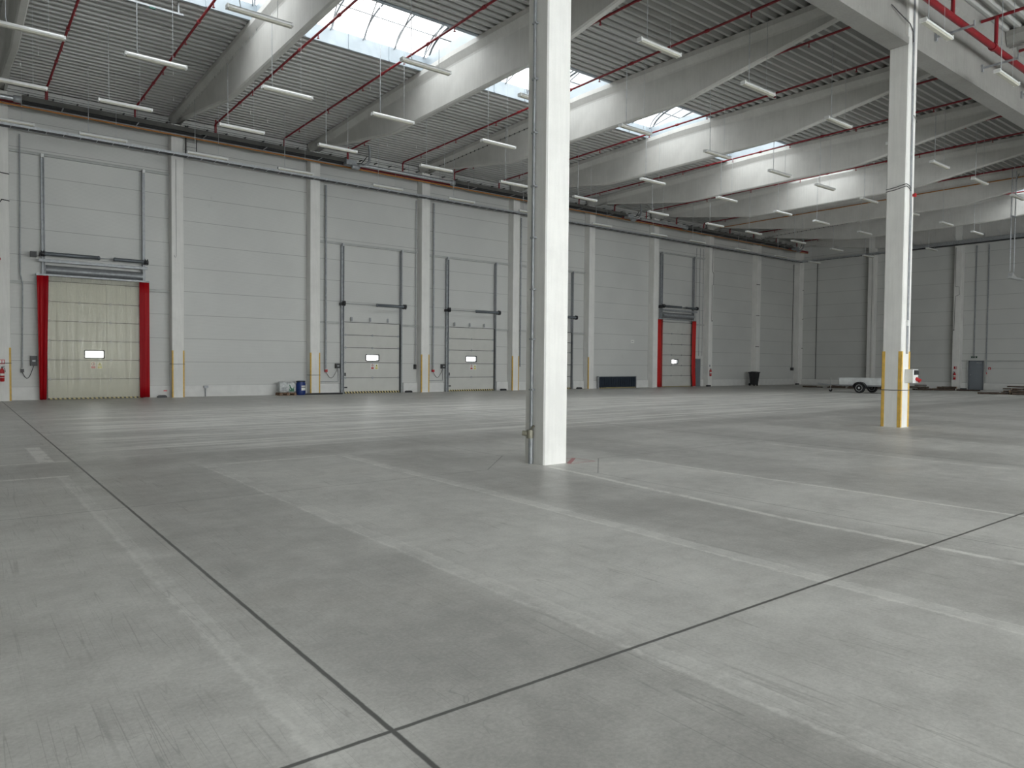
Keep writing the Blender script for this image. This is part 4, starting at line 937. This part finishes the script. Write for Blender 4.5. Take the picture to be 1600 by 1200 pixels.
# hanging double rod with sensor bar at right
e = thing('hanging_rods', 'pair of long steel rods with a pale cross bar hanging from the roof at right', 'hanging rods', (42.6, 13.4, 6.4)); L = (42.6, 13.4, 6.4)
B().tube([(42.45, 13.4, 6.45), (42.45, 13.4, 11.6)], .028, 6).tube([(43.0, 13.4, 6.45), (43.0, 13.4, 11.6)], .028, 6).box(42.4, 43.05, 13.37, 13.43, 9.2, 9.27).obj('rod', GALV, e, loc=L)
B().tube([(43.0, 13.4, 11.1), (43.6, 13.4, 11.75)], .02, 6).obj('brace', GALVD, e, loc=L)
B().box(42.4, 44.2, 13.3, 13.5, 6.10, 6.20).prism([(42.5, 13.3, 6.2), (43.1, 13.3, 6.2), (42.6, 13.3, 6.38)], (0, .2, 0)).obj('cross_bar', mat('pale clear plastic', (.45, .46, .46), .3), e, loc=L)
o_ = B().tube([(43.2, 9.3, 11.30), (43.2, 31.5, 11.30)], .028, 6).obj('gas_pipe', ORANGE, loc=(43.2, 20, 11.3)); tag(o_, 'thin orange pipe crossing below the deck in the seventh bay', 'pipe')

# ================================================================== THINGS ON THE FLOOR
# pallet with bags, drum
e = thing('pallet', 'small wooden pallet under the white bags by the back wall', 'pallet', (12.1, 32.3, 0))
mb = B()
for j in range(5): mb.box(11.72+j*.155, 11.85+j*.155, 32.02, 32.55, .105, .125)
B_ = mb.obj('deck_boards', WOOD, e, loc=(12.1, 32.3, .1))
for y_ in (32.02, 32.24, 32.46): B().box(11.70, 12.48, y_, y_+.09, .085, .105).box(11.70, 12.48, y_, y_+.09, 0, .018).obj('runner_board', WOOD, e, loc=(12.1, y_, .05))
for x_ in (11.70, 12.04, 12.38):
    for y_ in (32.02, 32.24, 32.46): B().box(x_, x_+.1, y_, y_+.09, .018, .085).obj('block', WOOD, e, loc=(x_, y_, .05))
def bag(cx, cy, z, w_, d_, h_, m_, label, seed):
    random.seed(seed); bm = bmesh.new(); bmesh.ops.create_cube(bm, size=1); bmesh.ops.subdivide_edges(bm, edges=bm.edges, cuts=5, use_grid_fill=True)
    for v_ in bm.verts:
        p = v_.co; bul = (1-.9*max(abs(p.z)*2-.55, 0)**1.5)*(1-.18*(abs(p.x)*2)**4*0); p.x *= w_*1.06*bul*(1+.08*random.uniform(-1, 1)); p.y *= d_*bul*(1+.06*random.uniform(-1, 1))
        p.z = (p.z+.5)*h_; 
        if p.z > h_*.8: p.z += random.uniform(-.04, .06)
    me = bpy.data.meshes.new('plastic_sack'); bm.to_mesh(me); bm.free(); me.materials.append(m_)
    for q in me.polygons: q.use_smooth = True
    o_ = bpy.data.objects.new('plastic_sack', me); COL.objects.link(o_); o_.location = (cx, cy, z); WORLD[o_.name] = Vector((cx, cy, z)); tag(o_, label, 'sack', 'sacks on the pallet'); return o_
b1 = bag(11.93, 32.3, .125, .36, .42, .46, BAG, 'white sack with faint grey print, left one on the pallet', 3)
b2 = bag(12.29, 32.3, .125, .33, .42, .44, BAG, 'white sack with green print, right one on the pallet', 5)
B().box(11.82, 12.03, 32.075, 32.09, .24, .26).box(11.82, 12.0, 32.075, 32.09, .29, .31).box(11.82, 12.04, 32.075, 32.09, .34, .36).obj('print_lines', STEELW, b1, loc=(11.93, 32.3, .125))
B().prism([(12.18, 32.085, .18), (12.40, 32.085, .18), (12.40, 32.085, .42), (12.33, 32.085, .30), (12.26, 32.085, .36), (12.22, 32.085, .46), (12.17, 32.085, .5)], (0, .012, 0)).obj('green_print', GREENP, b2, loc=(12.29, 32.3, .125))
e = thing('plastic_drum', 'blue plastic drum with a white label beside the pallet', 'drum', (12.78, 32.25, 0))
B().lathe([(.17, 0), (.2, .03), (.215, .12), (.21, .34), (.215, .52), (.19, .60), (.195, .62), (.195, .66), (.15, .67)], (12.78, 32.25, 0), 24).obj('body', BLUE, e, loc=(12.78, 32.25, 0))
B().lathe([(.2, .60), (.205, .61), (.205, .65), (.2, .66)], (12.78, 32.25, 0), 24).tube([(12.6, 32.2, .62), (12.56, 32.15, .60)], .02, 6).obj('clamp_ring', NAVY, e, loc=(12.78, 32.25, .6))
pts = [(12.78+.222*math.sin(a), 32.25-.222*math.cos(a)) for a in (-.25, 0, .25, .5, .75)]
B().add([(x_, y_, .22) for x_, y_ in pts]+[(x_, y_, .44) for x_, y_ in pts], [(j, j+1, 6+j, 5+j) for j in range(4)]).obj('label', PAPER, e, loc=(12.78, 32.25, .3))
B().add([(x_+.003, y_-.003, .35) for x_, y_ in pts]+[(x_+.003, y_-.003, .385) for x_, y_ in pts], [(j, j+1, 6+j, 5+j) for j in range(4)]).obj('label_print', NAVY, e, loc=(12.78, 32.25, .3))
# wheelie bin
e = thing('wheelie_bin', 'black wheelie bin standing in front of the back wall column', 'bin', (48.2, 31.9, 0)); cx, cy = 48.25, 31.85
mb = B(); 
lo_ = [(cx-.2, cy-.22, .08), (cx+.2, cy-.22, .08), (cx+.2, cy+.2, .08), (cx-.2, cy+.2, .08)]; hi_ = [(cx-.27, cy-.3, .98), (cx+.27, cy-.3, .98), (cx+.27, cy+.28, .98), (cx-.27, cy+.28, .98)]
mb.add(lo_+hi_, [(3, 2, 1, 0), (4, 5, 6, 7), (0, 1, 5, 4), (1, 2, 6, 5), (2, 3, 7, 6), (3, 0, 4, 7)]).box(cx-.2, cx-.14, cy-.22, cy-.1, 0, .08).box(cx+.14, cx+.2, cy-.22, cy-.1, 0, .08)
mb.obj('body', BLACK, e, loc=(cx, cy, 0))
B().prism([(cx-.3, cy-.34, .98), (cx-.3, cy+.33, .98), (cx-.3, cy+.33, 1.03), (cx-.3, cy, 1.09), (cx-.3, cy-.34, 1.04)], (.6, 0, 0)).tube([(cx-.22, cy+.36, .99), (cx+.22, cy+.36, .99)], .02, 8).obj('lid', BLACK, e, loc=(cx, cy, 1))
for sx in (-1, 1): B().lathe([(.09, -.03), (.1, -.02), (.1, .02), (.09, .03)], (cx+sx*.25, cy+.2, .1), 16, 'x').obj('wheel', TYRE, e, loc=(cx+sx*.25, cy+.2, .1))

# utility trailer
TX, TY = 42.5, 20.55
e = thing('trailer', 'small galvanised utility trailer parked behind the right pillar', 'trailer', (TX, TY, 0)); TL = (TX, TY, 0)
ALU = mat('galvanised trailer sheet', (.66, .68, .68), .45, .1, .08, 3)
x0, x1, y0, y1 = TX-.62, TX+.62, TY-1.25, TY+1.35
mb = B()
mb.box(x0, x0+.03, y0, y1, .47, .84).box(x1-.03, x1, y0, y1, .47, .84).box(x0, x1, y1-.03, y1, .47, .84)
mb.box(x0-.02, x0+.05, y0, y1, .83, .87).box(x1-.05, x1+.02, y0, y1, .83, .87).box(x0, x1, y1-.05, y1+.02, .83, .87).box(x0-.015, x0, y0, y1, .64, .66)
mb.obj('side_boards', ALU, e, loc=TL)
B().box(x0, x1, y0-.03, y0, .47, .84).obj('tailboard', ALU, e, loc=TL)
B().box(x0, x1, y0, y1, .44, .47).box(x0+.05, x0+.1, y0, y1, .38, .44).box(x1-.1, x1-.05, y0, y1, .38, .44).obj('chassis', GALVD, e, loc=TL)
B().tube([(TX-.5, y1-.3, .41), (TX, TY+2.55, .42)], .035, 8).tube([(TX+.5, y1-.3, .41), (TX, TY+2.55, .42)], .035, 8).tube([(TX, TY+2.4, .42), (TX, TY+2.85, .44)], .04, 8).tube([(TX, TY+2.8, .44), (TX, TY+2.98, .47)], [.05, .045], 8).obj('drawbar', GALV, e, loc=TL)
jw = B().tube([(TX-.12, TY+2.1, .18), (TX-.12, TY+2.1, .80)], .017, 8).tube([(TX-.12, TY+2.1, .80), (TX-.24, TY+2.1, .84)], .012, 6).box(TX-.16, TX-.08, TY+2.05, TY+2.15, .1, .2).obj('jockey_post', GALV, e, loc=TL)
B().lathe([(.04, -.035), (.1, -.03), (.1, .03), (.04, .035)], (TX-.12, TY+2.1, .10), 16, 'x').obj('jockey_wheel', TYRE, jw, loc=(TX-.12, TY+2.1, .1))
for sx in (-1, 1):
    xw_ = TX+sx*.77
    wl = B().lathe([(.19, -.08), (.27, -.085), (.30, -.06), (.30, .06), (.27, .085), (.19, .08)], (xw_, TY, .30), 28, 'x').obj('wheel', TYRE, e, loc=(xw_, TY, .3))
    B().lathe([(.05, -.075), (.12, -.07), (.17, -.075), (.19, -.09), (.19, .09), (.17, .075), (.12, .07), (.05, .075)], (xw_, TY, .30), 24, 'x').lathe([(.04, -.1), (.05, -.09), (.05, .09), (.04, .1)], (xw_, TY, .30), 12, 'x').obj('rim', ALU, wl, loc=(xw_, TY, .3))
    q = 12; arcs = [(TY-.38*math.cos(PI*t/q), .32+.33*math.sin(PI*t/q)) for t in range(q+1)]
    arc2 = [(TY-.35*math.cos(PI*t/q), .32+.30*math.sin(PI*t/q)) for t in range(q+1)][::-1]
    B().prism([(xw_-.11, a, b) for a, b in arcs+arc2], (.22, 0, 0)).obj('mudguard', BLACK, e, loc=TL)
B().tube([(TX-.75, TY, .3), (TX+.75, TY, .3)], .035, 8).box(TX-.5, TX+.5, TY-.12, TY+.12, .3, .42).obj('axle', BLACK, e, loc=TL)
B().box(x0-.04, x1+.04, y0-.09, y0-.02, .30, .42).obj('light_bar', BLACK, e, loc=TL)
for sx in (-1, 1):
    B().box(TX+sx*.58-.09, TX+sx*.58+.09, y0-.11, y0-.09, .32, .40).obj('rear_light', REDP, e, loc=TL)
    B().box(TX+sx*.63-.02, TX+sx*.63+.02, y0-.04, y0+.02, .45, .9).obj('corner_post', GALV, e, loc=TL)

# firewood piles
def log(cx, cy, z, L_, r, ang, tilt, label, grp, seed):
    random.seed(seed); n = 5; pts = []; rs = []
    dx, dy = math.cos(ang)*math.cos(tilt), math.sin(ang)*math.cos(tilt); dz = math.sin(tilt)
    bend = random.uniform(-.02, .02)*L_
    for i in range(n+1):
        t = i/n-.5; b_ = bend*(1-4*t*t)
        pts.append((cx+dx*t*L_-dy*b_, cy+dy*t*L_+dx*b_, z+dz*t*L_)); rs.append(r*(1+.12*random.uniform(-1, 1))*(1-.12*(t+.5)))
    mb = B().tube(pts, rs, 8)
    o_ = mb.obj('log', [BARK, CUT], loc=pts[2]); me = o_.data
    for p_ in me.polygons:
        if len(p_.vertices) == 8: p_.material_index = 1
    return tag(o_, label, 'log', grp)
def pile(cx, cy, name, seed, ang0, segments):
    rnd = random.Random(seed); n_ = 0
    for (u0, v0, rows) in segments:           # each stack of roughly parallel logs: rows = logs per layer
        z = 0; R = .072
        for li, cnt in enumerate(rows):
            for c_ in range(cnt):
                r = R*rnd.uniform(.5, 1.0); v_ = v0+(c_-(cnt-1)/2)*R*2.5
                u_ = u0+rnd.uniform(-.3, .3); ll = rnd.uniform(.55, 1.3); an = ang0+rnd.gauss(0, .10)+(.7*rnd.uniform(-1, 1) if li == len(rows)-1 and li > 0 else 0)
                px_ = cx+math.cos(ang0)*u_-math.sin(ang0)*v_; py_ = cy+math.sin(ang0)*u_+math.cos(ang0)*v_
                lvl = 'on the floor' if li == 0 else ('on top' if li == len(rows)-1 else 'in the middle')
                if px_+abs(math.cos(an))*ll/2 > 55.25: px_ = 55.25-abs(math.cos(an))*ll/2
                log(px_, py_, z+R*(.97 if li else r/R), ll, r, an, 0, '%s rough log %s of the %s' % ('thick' if r > .048 else 'thin', lvl, name), 'logs in the '+name, seed*100+n_); n_ += 1
            z += R*1.80
pile(48.6, 14.6, 'tall firewood heap at the right edge', 11, -.95, [(-1.5, .1, [3]), (-.4, 0, [6, 4, 2, 1]), (.9, 0, [7, 5, 4, 3, 1]), (2.2, .0, [6, 5, 4, 2]), (3.5, 0, [5, 3, 1])])
pile(51.2, 20.9, 'low log row right of the pillar', 12, -1.0, [(-2.6, .1, [3, 1]), (-1.35, 0, [4, 2]), (-.1, -.1, [4, 3, 1]), (1.2, .1, [4, 2]), (2.4, 0, [3])])
pile(50.2, 25.2, 'scattered log row behind the trailer', 13, -1.05, [(-2.6, 0, [3]), (-1.2, .2, [3, 1]), (.1, -.1, [3, 2]), (1.4, .1, [3, 1]), (2.7, 0, [3])])
